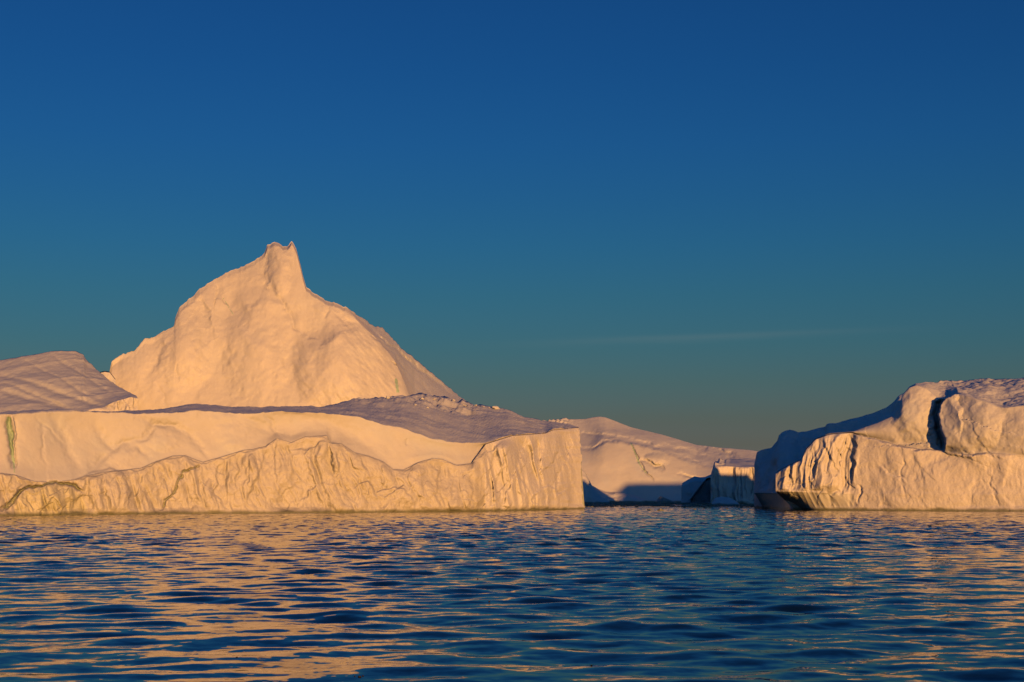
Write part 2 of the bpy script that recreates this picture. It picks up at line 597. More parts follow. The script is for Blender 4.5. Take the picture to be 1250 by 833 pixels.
def water_mat():
    m = bpy.data.materials.new('sea_water')
    m.use_nodes = True
    n, l = m.node_tree.nodes, m.node_tree.links
    b = n['Principled BSDF']
    b.inputs['Base Color'].default_value = (0.004, 0.016, 0.030, 1)
    b.inputs['Roughness'].default_value = 0.03
    b.inputs['IOR'].default_value = 1.333
    geo = n.new('ShaderNodeNewGeometry')
    def ripple(scale, detail, amp):
        mp = n.new('ShaderNodeMapping')
        mp.inputs['Scale'].default_value = scale
        l.new(geo.outputs['Position'], mp.inputs[0])
        no = n.new('ShaderNodeTexNoise')
        no.inputs['Scale'].default_value = 1.0
        no.inputs['Detail'].default_value = detail
        l.new(mp.outputs[0], no.inputs['Vector'])
        sb = n.new('ShaderNodeVectorMath')
        sb.operation = 'SUBTRACT'
        sb.inputs[1].default_value = (.5, .5, .5)
        l.new(no.outputs['Color'], sb.inputs[0])
        ml = n.new('ShaderNodeVectorMath')
        ml.operation = 'MULTIPLY'
        ml.inputs[1].default_value = (amp * .6, amp, 0)
        l.new(sb.outputs[0], ml.inputs[0])
        return ml.outputs[0]
    fine = ripple((2.2, 3.2, 0), 2, 0.15)            # wavelets too small for the mesh
    far = ripple((0.75, 0.50, 0), 4, 1.0)           # chop beyond where the mesh carries it
    ln = n.new('ShaderNodeVectorMath')
    ln.operation = 'LENGTH'
    l.new(geo.outputs['Position'], ln.inputs[0])
    mr = n.new('ShaderNodeMapRange')
    mr.inputs['From Min'].default_value = 45
    mr.inputs['From Max'].default_value = 260
    l.new(ln.outputs['Value'], mr.inputs['Value'])
    # lee water behind the bergs lies calmer
    mr2 = n.new('ShaderNodeMapRange')
    mr2.inputs['From Min'].default_value = 430
    mr2.inputs['From Max'].default_value = 560
    mr2.inputs['To Min'].default_value = 1
    mr2.inputs['To Max'].default_value = 0.13
    l.new(ln.outputs['Value'], mr2.inputs['Value'])
    mm = n.new('ShaderNodeMath')
    mm.operation = 'MULTIPLY'
    l.new(mr.outputs[0], mm.inputs[0])
    l.new(mr2.outputs[0], mm.inputs[1])
    sc = n.new('ShaderNodeVectorMath')
    sc.operation = 'SCALE'
    l.new(far, sc.inputs[0])
    l.new(mm.outputs[0], sc.inputs['Scale'])
    sf = n.new('ShaderNodeVectorMath')
    sf.operation = 'SCALE'
    l.new(fine, sf.inputs[0])
    l.new(mr2.outputs[0], sf.inputs['Scale'])
    ad = n.new('ShaderNodeVectorMath')
    l.new(sf.outputs[0], ad.inputs[0])
    l.new(sc.outputs[0], ad.inputs[1])
    ad2 = n.new('ShaderNodeVectorMath')
    l.new(geo.outputs['Normal'], ad2.inputs[0])
    l.new(ad.outputs[0], ad2.inputs[1])
    nm = n.new('ShaderNodeVectorMath')
    nm.operation = 'NORMALIZE'
    l.new(ad2.outputs[0], nm.inputs[0])
    l.new(nm.outputs[0], b.inputs['Normal'])
    return m

build_water()

# ------------------------------------------------------------------ A: the long low iceberg in front
def build_front():
    rng = random.Random(11)
    u = np.concatenate([np.arange(-150, -6, 4.0), np.arange(-6, 707, 1.0), np.array([706.6, 707.0])])
    u = np.unique(u)
    wl_ = line([(-150, 631.6), (0, 630.2), (60, 629.4), (115, 628.7), (250, 627.4), (400, 626.4), (560, 625), (640, 623.8), (709, 621.6)], u, 22)
    f1 = line([(-150, 574), (-60, 572), (0, 578), (18, 580), (42, 588), (66, 589), (90, 586), (106, 581), (132, 576), (172, 572), (190, 564), (211, 557), (226, 556.5),
               (240, 562), (248, 564.5), (271, 558), (297, 550), (308, 549), (325, 545), (338, 535), (355.5, 540.5), (373, 533), (399, 532), (405, 542), (416, 541.5), (433, 553),
               (450, 557), (468, 564), (479, 573), (492.5, 574), (513, 564), (528, 560), (540, 561), (557.5, 568.5), (575.5, 566), (582, 557), (593, 542.6),
               (625, 532.4), (643, 531.2), (665, 529.6), (674, 525.6), (705, 523)], u)
    f2 = line([(-150, 512), (0, 509.5), (40, 507.5), (100, 506), (200, 504.5), (243, 503.5), (271, 505), (301, 507), (350, 502.5), (394, 506), (437.6, 510), (450, 513), (470, 519), (483.6, 522.6),
               (506, 529), (528, 537), (546, 541), (570, 542.3), (593, 542.2), (625, 532), (643, 530.8), (665, 529.2), (674, 525.2), (705, 522.6)], u, 1.5)
    f2 = np.minimum(f2, f1 - .3)
    f3 = line([(-150, 508), (0, 506.6), (40, 504.6), (100, 503), (200, 501), (226, 497.3), (254, 497), (286, 498), (351, 497), (390, 497), (410, 493.5), (429, 489.6), (450, 490), (468, 487), (490, 483),
               (515, 483), (540, 490), (573, 496.5), (593, 496), (620, 499.5), (640, 508), (663, 514), (685, 518.2), (699, 520.4), (705, 522.0)], u)
    f3 = np.minimum(f3, f2 - .3)
    Y0 = Y_water(wl_)
    end = np.clip((707.2 - u) / 120, 0, 1) ** .6             # the berg narrows to its right-hand end
    steepR = sstep(560, 600, u)
    def on(py, a, k):                                        # where a sight line meets the sloping plane Y = Y0 + a + k z
        z = np.full_like(u, 10.0)
        for _ in range(12):
            Yk = Y0 + a + k * z
            z = z_at(py, Yk)
        return Yk, z
    Y1, z1 = on(f1, 0.0, .28)
    Y1b, z1b = on(f1 - .35, 0.3, .34)
    Y2, z2 = on(f2 - .5, 0.3, .34)
    shrink = np.clip((708 - u) / 60, 0.06, 1)
    Y1b, Y2 = Y1 + (Y1b - Y1) * shrink, Y1 + (Y2 - Y1) * shrink
    z1b, z2 = z_at(f1 - .35, Y1b), z_at(f2 - .5, Y2)
    Y3 = Y2 + 4 + (70 - 15 * sstep(300, 100, u)) * end
    feats = [(Y0 + 6, np.full_like(u, -7.0)), (Y0, z_at(wl_, Y0)), (Y1, z1), (Y1b, z1b), (Y2, z2), (Y3, z_at(f3 - .6, Y3))]
    Yb = Y3 + 6 + 34 * end
    feats.append((Yb, feats[-1][1] * .62))
    feats.append((Yb + 4 + 22 * end, np.full_like(u, -7.0)))
    g = Grid(u, feats, [3, 100, 3, 64, 46, 10, 12], bulge={1: 1.0, 3: -1.2})
    g.sec = np.where(g.sec <= 2, g.sec, np.where(g.sec < 3, 2.0, g.sec - 1))
    g.front = 4.02
    g.warp(lambda px, py, sec: sstep(640, 706, px) * (np.clip((py - 522) / 97, 0, 1.05) * 5.5 + 1.6 * fbm(py / 9, px / 40, px * 0, 88, 3)))
    g.start()
    px, py, sec = g.px, g.py, g.sec
    P = g.B
    x, y, z = P[..., 0], P[..., 1], P[..., 2]
    lower = sstep(.9, 1.05, sec) * sstep(2.02, 1.84, sec)
    upper = sstep(1.94, 2.06, sec) * sstep(3.05, 2.9, sec)
    top = sstep(2.9, 3.05, sec) * sstep(4.4, 3.9, sec)
    edge = sstep(707, 690, px)
    flute = sstep(572, 604, px)
    # lower cliff: big buttresses, broken planes, chips
    s = px * .19 + 0 * y                                    # metres along the face
    sw = s + 1.5 * fbm(s / 9, z / 13, z * 0, 3, 3)
    h = 2.6 * fbm(sw / 14, z / 18, z * 0, 21, 3)
    h = h + 1.0 * facets(sw / 6.0, z / 11.0, z * 0 + .5, 4, 1.5, 24) + .5 * facets(sw / 2.4, z / 4.2, z * 0 + .5, 8, 1.6, 45)
    h = h - .75 * ridged((sw + .25 * z) / 3.4, z / 11.0, z * 0, 40, 3) + .16 * ridged(sw / 1.2, z / 2.4, z * 0, 53, 2) + .10 * fbm(s * 1.4, z * 1.0, z * 0, 50, 2)
    # fluted right-hand end: slanting, nearly upright ribs
    sl = s + .16 * (z - 8) + .006 * (z - 10) ** 2 + .7 * fbm(s / 8, z / 13, z * 0, 61, 3)
    fl = -2.4 * ridged(sl / 5.2, z / 34, z * 0, 70, 2) + 1.3 * ridged(sl / 2.1, z / 18, z * 0, 73, 2) + 1.2 * facets(sl / 3.0, z / 12, z * 0 + .5, 77, 1.4, 30)
    h = h * (1 - flute) + (fl + 1.2) * 1.15 * flute
    calm = sstep(0, 1.5, z)                                  # waterline stays put
    g.displace(lower * h * (.25 + .75 * calm) * edge * 0.85, g.toward)
    # upper snow slope
    h2 = .8 * fbm(s / 24, z / 16, z * 0, 90, 3) + .5 * vnoise(s / 9 + z / 11, z / 9, z * 0, 95) + .06 * fbm(s / 1.6, z / 1.2, z * 0, 97, 3)
    g.displace(upper * h2 * (1 - steepR[None, :]) * sstep(2.0, 2.25, sec), g.toward)
    # wind-carved top
    h3 = .65 * fbm(x / 20, y / 16, z * 0, 101, 4) + .16 * ridged((x + .6 * y) / 3.0, (y - .6 * x) / 14, z * 0, 105, 3) + .10 * fbm(x / 1.6, y / 1.8, z * 0, 107, 3)
    rough = sstep(410, 450, px) * sstep(610, 560, px) * sstep(3.62, 3.85, sec)
    h3 = h3 + rough * (1.1 * np.abs(fbm(x / 5, y / 5, z * 0, 111, 4)) + .9 * facets(x / 3.2, y / 4, z * 0 + .5, 117, 1.3))
    up = np.zeros_like(P); up[..., 2] = 1
    g.displace(top * h3 * edge, up)
    # drawn features of the upper slope
    for pts, a, w, k in [
        ([(62, 507), (75, 525), (85, 555), (100, 578)], .8, 3.5, 'groove'),
        ([(113, 515), (125, 535), (138, 547), (152, 540), (176, 535), (188, 517), (205, 518), (228, 522)], .9, 2.5, 'groove'),
        ([(138, 547), (122, 562), (108, 578)], .9, 3, 'groove'),
        ([(150, 542), (168, 548), (185, 560)], .7, 2.5, 'groove'),
        ([(165, 508), (190, 518), (215, 520), (232, 530), (250, 552), (257, 562)], .8, 2.2, 'groove'),
        ([(325, 500), (333, 520), (343, 535)], .5, 1.4, 'groove'),
        ([(240, 506), (280, 505), (300, 509), (318, 520), (345, 530)], .7, 3, 'groove'),
        ([(355, 508), (400, 512), (425, 530), (450, 545), (480, 562), (505, 562)], 1.0, 5, 'groove'),
        ([(50, 515), (52, 545), (56, 570)], .35, 1.2, 'groove'),
        ([(40, 508), (62, 525), (78, 545)], .35, 1.2, 'groove'),
        ([(496, 536), (497, 545)], .4, .9, 'groove'),
    ]:
        g.stroke(pts, a * .65, w * 1.8, k, taper=.35)
    g.dome(200, 538, 26, 16, .9)
    g.dome(148, 556, 26, 16, .8)
    g.dome(285, 533, 30, 20, .9)
    # the overhanging lip along the top of the calved lower face
    lip = list(zip(u[(u > 90) & (u < 592)][::6], (f1[(u > 90) & (u < 592)] + 1.5)[::6]))
    g.stroke(lip, .3, .9, 'step', decay=8, taper=.02)
    lip2 = list(zip(u[(u > -40) & (u < 62)][::6], (f1[(u > -40) & (u < 62)] + 1.0)[::6]))
    g.stroke(lip2, .4, .9, 'step', decay=10, taper=.02)
    # scalloped break lines inside the lower face
    for pts, a, w, dc in [
        ([(338, 537), (334, 560), (338, 590), (345, 612)], 1.3, 1.0, 8),
        ([(402, 540), (405, 560), (410, 590)], -1.8, .9, 7),
        ([(414, 542), (411, 558), (412, 580), (416, 588)], 1.6, .9, 8),
        ([(418, 544), (428, 560), (432, 570), (445, 578)], -1.2, .9, 8),
        ([(350, 549), (372, 550), (382, 545), (399, 537)], 1.2, .8, 6),
        ([(325, 548), (318, 575), (305, 600), (298, 618)], 1.2, 1.2, 9),
        ([(308, 551), (303, 575), (306, 600)], -1.0, 1.0, 8),
        ([(262, 565), (266, 590), (252, 612)], 1.0, 1.1, 8),
        ([(290, 560), (288, 590), (284, 612)], .9, .9, 7),
        ([(425, 604), (436, 592), (450, 588), (462, 600), (480, 595), (492, 598), (505, 612)], 1.3, .8, 7),
        ([(455, 600), (470, 608), (492, 592), (500, 600)], 1.0, .8, 6),
        ([(470, 566), (467, 590), (464, 598)], .8, .8, 6),
        ([(500, 575), (498, 590), (510, 605), (528, 618)], -1.0, .9, 8),
        ([(523, 566), (535, 575), (533, 600), (518, 612)], 1.2, .9, 9),
        ([(548, 572), (552, 590), (549, 612)], .8, .8, 7),
        ([(575, 575), (576, 600), (574, 620)], 1.1, .8, 7),
        ([(360, 618), (376, 604), (385, 592), (378, 578), (390, 570)], 1.0, .9, 7),
        ([(385, 592), (396, 606), (408, 616)], .9, .8, 6),
        ([(125, 585), (123, 605), (127, 622)], .9, .9, 7),
        ([(150, 583), (160, 600), (155, 622)], 1.0, .9, 8),
        ([(175, 578), (168, 600), (163, 620)], -.9, .9, 8),
        ([(90, 588), (110, 577), (135, 573), (155, 580), (170, 575)], 1.1, 1.0, 8),
    ]:
        g.stroke(pts, a * .5, w * 1.8, 'step', decay=dc * 1.3, taper=.35)
    # ribs of the right-hand end
    for pts, a, w, dc in [
        ([(643, 531), (638, 552), (630, 575), (620, 600), (612, 622)], -1.6, .9, 11),
        ([(664, 532), (660, 560), (662, 585), (668, 604)], -1.4, .9, 10),
        ([(682, 530), (678, 555), (684, 580), (694, 600)], 1.2, .9, 9),
        ([(697, 527), (692, 550), (697, 585), (706, 612)], -1.0, .9, 8),
        ([(606, 540), (600, 565), (592, 600), (590, 620)], 1.3, 1.0, 9),
        ([(625, 535), (616, 560), (606, 590), (600, 620)], 1.2, .9, 9),
        ([(650, 604), (660, 598), (672, 593), (680, 602), (690, 600), (700, 612)], 1.6, .9, 9),
        ([(648, 618), (652, 606), (662, 597)], -1.3, .8, 8),
        ([(630, 575), (640, 595), (655, 610)], 1.0, .8, 8),
        ([(584, 560), (596, 550), (612, 540)], 1.2, 1.0, 7),
    ]:
        g.stroke(pts, a * .6, w * 1.9, 'step', decay=dc * 1.2, taper=.35)
    ftop = lambda q: float(np.interp(q, u, f1))
    fbot = lambda q: float(np.interp(q, u, wl_))
    random_cracks(g, rng, 150, 85, 585, ftop, fbot, .24, (8, 30), 0.15, w=1.1)
    random_cracks(g, rng, 60, 590, 704, ftop, fbot, .42, (20, 60), -.2, decay=(3, 8))
    random_cracks(g, rng, 26, -10, 95, ftop, fbot, .5, (10, 34), -.9)
    # the sea cave arch and cracks at the left-hand foot
    mk = np.zeros(px.shape)
    for pts, a, w in [
        ([(0, 622), (8, 618), (18, 606), (30, 596), (44, 592), (60, 591), (76, 589), (92, 593), (103, 603)], 1.5, 1.6),
        ([(8, 622), (16, 612), (26, 600)], .9, 1.0),
        ([(196, 624), (202, 612), (214, 602), (219, 590), (222, 578), (232, 574), (245, 567)], .9, 1.2),
    ]:
        mk = np.maximum(mk, g.stroke(pts, a, w, 'groove', taper=.08))
    g.dome(62, 612, 38, 24, 1.6)
    vx = .5 * (px + g.jx)
    vein = ((vx > np.interp(py, [509, 545, 572], [6, 11, 16.5])) & (vx < np.interp(py, [509, 540, 572], [13.5, 17.3, 18.2])) & (py < 571) & (py > 510) & (sec > 2.02) & (sec < 3))
    vein |= (np.abs(px - np.interp(py, [560, 580], [17.3, 18])) < .9) & (py < 580) & (py > 560) & (sec > 2) & (sec < 3)
    g.stroke([(9, 508), (13, 535), (17, 572)], 1.3, 3.5, 'groove', taper=.1)
    g.stroke([(16.5, 508), (18.5, 540), (18.5, 572)], .8, .8, 'step', decay=4, taper=.1)
    olive = (((px - 62) / 46) ** 2 + ((py - 630) / 40) ** 2 < 1) & (sec > .9) & (sec < 1.98)
    fs = g.fmean(sec)
    part = np.where(fs < 2, np.where(g.fmean(px) > 592, 2, 1), np.where(fs < 3, 3, np.where(fs < 4, 4, 5)))
    part = np.where((fs >= 2) & (fs < 3) & (g.fmean(px) > 592), 2, part)
    part[g.fmean(olive.astype(float)) > .5] = 7
    part[(g.fmean(mk) > .70) & (fs < 2)] = 8
    part[g.fmean(vein.astype(float)) > .5] = 6
    t = thing('long_iceberg', 'long low iceberg with a broken sunlit cliff and flat snowy top before the peak', 'iceberg', (-60, 330, 0))
    made = g.build(t, part, {
        1: ('broken_cliff', 'cliff', 'broken lower ice cliff with scalloped edge'),
        2: ('fluted_cliff', 'flute', 'upright fluted cliff at the high end'),
        3: ('snow_slope', 'slope', 'smooth snow slope above the broken cliff'),
        4: ('snow_plateau', 'snow', 'wind-carved snow top'),
        6: ('blue_ice_vein', 'vein', 'green-blue wedge of refrozen ice'),
        7: ('sea_cave_face', 'olive', 'olive stained ice under the dark arch'),
        8: ('ice_crack', 'crack', 'dark green crack'),
        5: ('back_slope', 'snow', None)}, subs={6: 3, 7: 1, 8: 1})
    # tumbled ice blocks frozen to the top
    for bx, by, size in [(604.5, 493, 5.0), (597, 496, 2.0), (581, 497, 3.0), (590, 497.5, 2.0), (553, 493, 3.6), (566, 497, 3.6), (507, 498, 2.2), (474, 491, 4.4),
                         (440, 492, 4.2), (490, 486, 4.0), (515, 486, 4.0), (522, 500, 2.0), (530, 490, 2.6)]:
        c = g.nearest(bx, by, 3.5, 3.97)
        b = ice_block('ice_block', c, size * .25, rng, t, 'snow', squash=.6)
        b.parent = made[4]
        b.location = (0, 0, 0)
    return g

def ice_block(name, c, r, rng, parent, material, squash=.75, stretch=1.3):
    n, m = 14, 9
    th = np.linspace(0, 2 * np.pi, n, endpoint=False)
    ph = np.linspace(-np.pi / 2, np.pi / 2, m)
    T, Ph = np.meshgrid(th, ph)
    d = np.stack([np.cos(Ph) * np.cos(T), np.cos(Ph) * np.sin(T), np.sin(Ph)], -1)
    # cut a ball by random planes: a chipped block
    rad = np.full(T.shape, 1.0)
    for _ in range(13):
        nv = np.array([rng.gauss(0, 1), rng.gauss(0, 1), rng.gauss(0, .8)])
        nv /= np.linalg.norm(nv)
        k = rng.uniform(.4, .75)
        dp = d @ nv
        rad = np.where(dp > .05, np.minimum(rad, k / np.maximum(dp, .05)), rad)
    a = rng.uniform(0, 6.28)
    p = d * rad[..., None] * r * np.array([stretch, 1.0, squash])
    p = np.stack([p[..., 0] * math.cos(a) - p[..., 1] * math.sin(a), p[..., 0] * math.sin(a) + p[..., 1] * math.cos(a), p[..., 2] + .2 * p[..., 0]], -1)
    co = p.reshape(-1, 3) + np.asarray(c) + np.array([0, 0, r * squash * .35])
    idx = np.arange(m * n).reshape(m, n)
    nx = np.roll(idx, -1, 1)
    q = np.stack([idx[:-1], nx[:-1], nx[1:], idx[1:]], -1).reshape(-1, 4)
    me = make_mesh(name, co, q, M[material])
    me.polygons.foreach_set('use_smooth', np.zeros(len(me.polygons), bool))
    return add_obj(name, me, parent)

front = build_front()

# ------------------------------------------------------------------ B: the tall peaked iceberg
def build_peak():
    rng = random.Random(5)
    sky_pts = [(128, 470), (132.4, 462), (133.5, 455), (136.6, 440), (146, 434.5), (156, 430.4), (164, 429), (171, 420), (178, 412.5), (186, 413), (200, 404), (206, 402.5), (212.5, 398.7), (214, 388), (219, 375),
               (236, 361.4), (244, 353), (255, 345), (266, 339.5), (274.6, 333.8), (296.6, 325.5), (313, 317), (317, 313.5), (323, 309), (326.5, 299.5), (330, 299.6), (335, 295.7), (340, 297.5), (345, 301),
               (350.5, 301.5), (353.5, 298), (356, 294.4), (361.5, 303.5), (365.6, 318.6), (370, 338), (374, 351.8), (385, 358.7), (393, 364), (404, 370), (408, 369), (416, 373), (424, 376), (434, 383),
               (446, 391.6), (458, 398.8), (464, 400), (470, 403), (477, 410.8), (491.6, 426.4), (506, 437), (530, 457.6), (554, 478), (573, 492.4), (590, 503), (620, 520)]
    u = np.unique(np.concatenate([np.arange(131, 575, .9), np.arange(575, 621, 3.0)]))
    s3 = line(sky_pts, u)
    s3 = s3 + (.8 + .9 * sstep(440, 452, u) * sstep(500, 480, u)) * fbm(u / 3.2, u * 0, u * 0, 260, 3)
    Y3 = line([(131, 492), (215, 500), (345, 514), (374, 514), (424, 526), (470, 548), (520, 572), (573, 592), (620, 605)], u, 12)
    Y1 = line([(131, 474), (215, 471), (345, 470), (400, 470), (440, 472), (470, 476), (503, 486), (540, 515), (573, 545), (620, 570)], u, 8)
    s1 = np.full_like(u, 500.0)
    # one smooth leaning face: distance depends on height only through a lean that changes slowly along it
    z1 = z_at(s1, Y1)
    lean = line([(131, .5), (250, .7), (620, .7)], u)
    behind = line([(424, 0), (436, 5), (450, 16), (500, 42), (573, 62), (620, 70)], u, 3)
    behind = np.where(u > 424, behind, 0)
    z3 = z_at(s3, Y3)
    for _ in range(10):
        Y3 = Y1 + lean * np.maximum(z3 - z1, 0) + behind
        z3 = z_at(s3, Y3)
    z1 = np.minimum(z1, z3 - .5)
    # the rounded shoulder: a steep face up to this line, a low-angled flank behind it
    arc = line([(131, 0), (423, 0), (424, 377), (434, 390), (446, 402), (458, 412), (470, 425), (482, 440), (489, 455), (496, 472), (503, 490), (506, 499), (620, 520)], u)
    arc = np.clip(np.maximum(arc, s3 + .5), None, np.maximum(499.0, s3 + .5))
    Ya, za = Y3 - .05, z3 - .1
    has = u > 424
    zz, YY = za.copy(), Y1.copy()
    for _ in range(10):
        YY = Y1 + lean * np.maximum(zz - z1, 0)
        zz = z_at(arc, YY)
    Ya = np.where(has, np.minimum(YY, Ya), Ya)
    za = np.where(has, np.minimum(z_at(arc, Ya), z3 - .1), za)
    z1 = np.minimum(z1, za - .1)
    Y0 = Y1 - 10
    edge = np.clip((u - 130) / 60, 0, 1) ** .5 * np.clip((622 - u) / 60, 0.05, 1)
    feats = [(Y0, np.full_like(u, -6.0)), (Y1, z1), (Ya, za), (Y3, z3), (Y3 + 3 + 22 * edge, z3 * .6), (Y3 + 6 + 45 * edge, np.full_like(u, -6.0))]
    g = Grid(u, feats, [6, 220, 40, 20, 8], bulge={1: 2.0})
    g.sec = np.where(g.sec <= 1, g.sec, np.where(g.sec <= 2, 1 + .9 * (g.sec - 1), np.where(g.sec <= 3, 1.9 + .1 * (g.sec - 2), g.sec - 1)))
    g.front = 2.001
    g.start()
    px, py, sec = g.px, g.py, g.sec
    x, y, z = [g.B[..., k] for k in range(3)]
    hgt = sstep(0, 7, py - s3[None, :])                                # keeps the skyline
    face = sstep(.6, 1.0, sec) * (.12 + .88 * hgt) * sstep(2.3, 2.0, sec)
    s = px * .28
    sw = s + 4 * fbm(s / 16, z / 16, z * 0, 3, 3)
    flank = sstep(-6, 14, px - np.interp(py, [376, 400, 425, 450, 475, 500], [424, 446, 470, 487, 500, 508]))
    h = 2.6 * fbm(sw / 36, z / 42, z * 0, 211, 3) + .8 * ridged((sw + .35 * z) / 24, z / 46, z * 0, 215, 2)
    h = h + .5 * facets((sw - .2 * z) / 15, z / 20, z * 0 + .5, 218, 1.2)
    h = h + .22 * fbm(s / 3.6, z / 4.5, z * 0, 222, 3) + .05 * fbm(s / 1.1, z / 1.2, z * 0, 226, 2)
    # wind ripples on the right-hand dome
    dm = sstep(370, 420, px) * (1 - flank)
    h = h + dm * .16 * vnoise((s + .8 * z) / 1.3, (z - .4 * s) / 3.0, z * 0, 230)
    g.displace(face * h * (1 - .75 * flank), g.toward)
    # streaked flank
    fl = -1.2 * ridged((s + 1.19 * z) / 9.0, (z - .8 * s) / 70, z * 0, 240, 3) + .3 * fbm(s / 3, z / 3, z * 0, 244, 3)
    g.displace(face * flank * fl, g.toward)
    # crest chips
    crest = np.exp(-((sec - 2.0) / .06) ** 2)
    g.displace(crest * (.3 * fbm(s / 3, z / 3, z * 0, 250, 3)), g.toward)
    for pts, a, w, k, d in [
                ([(430, 381), (452, 402), (478, 424), (505, 446), (535, 468), (556, 485)], 1.6, 1.6, 'groove', 0),
        ([(446, 394), (470, 415), (500, 440), (530, 462), (556, 484)], 1.2, 1.2, 'groove', 0),
        ([(452, 408), (480, 430), (492, 448), (500, 460)], 1.4, 1.4, 'groove', 0),
        ([(515, 468), (524, 480), (535, 492)], 1.2, 1.2, 'groove', 0),
        ([(480, 440), (492, 455), (500, 462)], 1.0, 1.0, 'groove', 0),
        ([(313, 319), (322, 335), (328, 350), (336, 362), (344, 370), (355, 396), (368, 412)], 2.4, 2.4, 'groove', 0),
        ([(324, 310), (327, 325), (323, 340)], 1.5, 1.6, 'groove', 0),
        ([(341, 366), (352, 385), (358, 400), (372, 412), (395, 420)], 2.6, 1.6, 'step', 16),
        ([(300, 375), (320, 368), (338, 366)], 1.5, 2.0, 'step', 14),
        ([(236, 364), (247, 366), (256, 380), (257, 396), (266, 414)], -2.6, 1.4, 'step', 16),
        ([(268, 358), (277, 372), (284, 383)], 2.2, 1.1, 'step', 10),
        ([(258, 346), (264, 352), (262, 366), (272, 366)], 1.6, 1.2, 'step', 10),
        ([(203, 411), (194, 430), (186, 448), (176, 464)], 1.7, 2.5, 'groove', 0),
        ([(246, 400), (245, 430), (250, 450)], 1.6, 5, 'groove', 0),
        ([(280, 400), (285, 425), (280, 460)], 1.5, 6, 'ridge', 0),
        ([(348, 420), (352, 440), (362, 470), (366, 492)], 2.0, 4, 'groove', 0),
        ([(218, 440), (216, 455), (222, 472)], 1.0, 1.2, 'groove', 0),
        ([(190, 465), (200, 485), (205, 498)], .9, 1.2, 'groove', 0),
        ([(398, 370), (400, 382), (396, 392)], 1.6, 1.4, 'groove', 0),
        ([(410, 371), (413, 384), (420, 396), (434, 392)], 1.5, 1.4, 'groove', 0),
        ([(370, 420), (390, 428), (410, 412), (430, 402), (446, 404)], 2.0, 2.2, 'step', 24),
        ([(214, 392), (222, 380), (236, 368), (246, 356)], 1.4, 1.2, 'step', 8),
        ([(358, 305), (360, 330), (366, 350)], 1.0, 1.8, 'groove', 0),
    ]:
        right = pts[0][0] > 423
        g.stroke(pts, a * (1.25 if right else .32), w * (1.1 if right else 1.7), k, decay=d or 10, taper=.35)
    g.dome(415, 450, 66, 58, 5.0)
    g.dome(315, 440, 45, 70, 3.5)
    g.dome(225, 430, 38, 50, 3.5)
    g.dome(277, 378, 34, 38, -1.6)
    g.dome(340, 330, 18, 36, 2.5)
    vein = (np.abs(px - np.interp(py, [460, 480], [483, 486])) < 2.0) & (py > 461) & (py < 479)
    vein |= (np.abs(px - np.interp(py, [363, 386], [272, 286])) < .8) & (py > 363) & (py < 385)
    fs = g.fmean(sec)
    fp = g.fmean(flank)
    part = np.where(fs < 2, np.where(fp > .5, 2, 1), 4)
    part[(g.fmean((vein & (sec < 2)).astype(float)) > .5)] = 3
    t = thing('peaked_iceberg', 'tall pyramid shaped iceberg with a notched horned summit', 'iceberg', (-80, 510, 0))
    g.build(t, part, {1: ('ice_face', 'peak', None), 2: ('streaked_flank', 'snow', 'streaked snowy flank sloping down from the shoulder'),
                      3: ('blue_ice_vein', 'vein', 'thin pale green vein of refrozen ice'), 4: ('back_slope', 'snow', None)}, subs={3: 1})

build_peak()

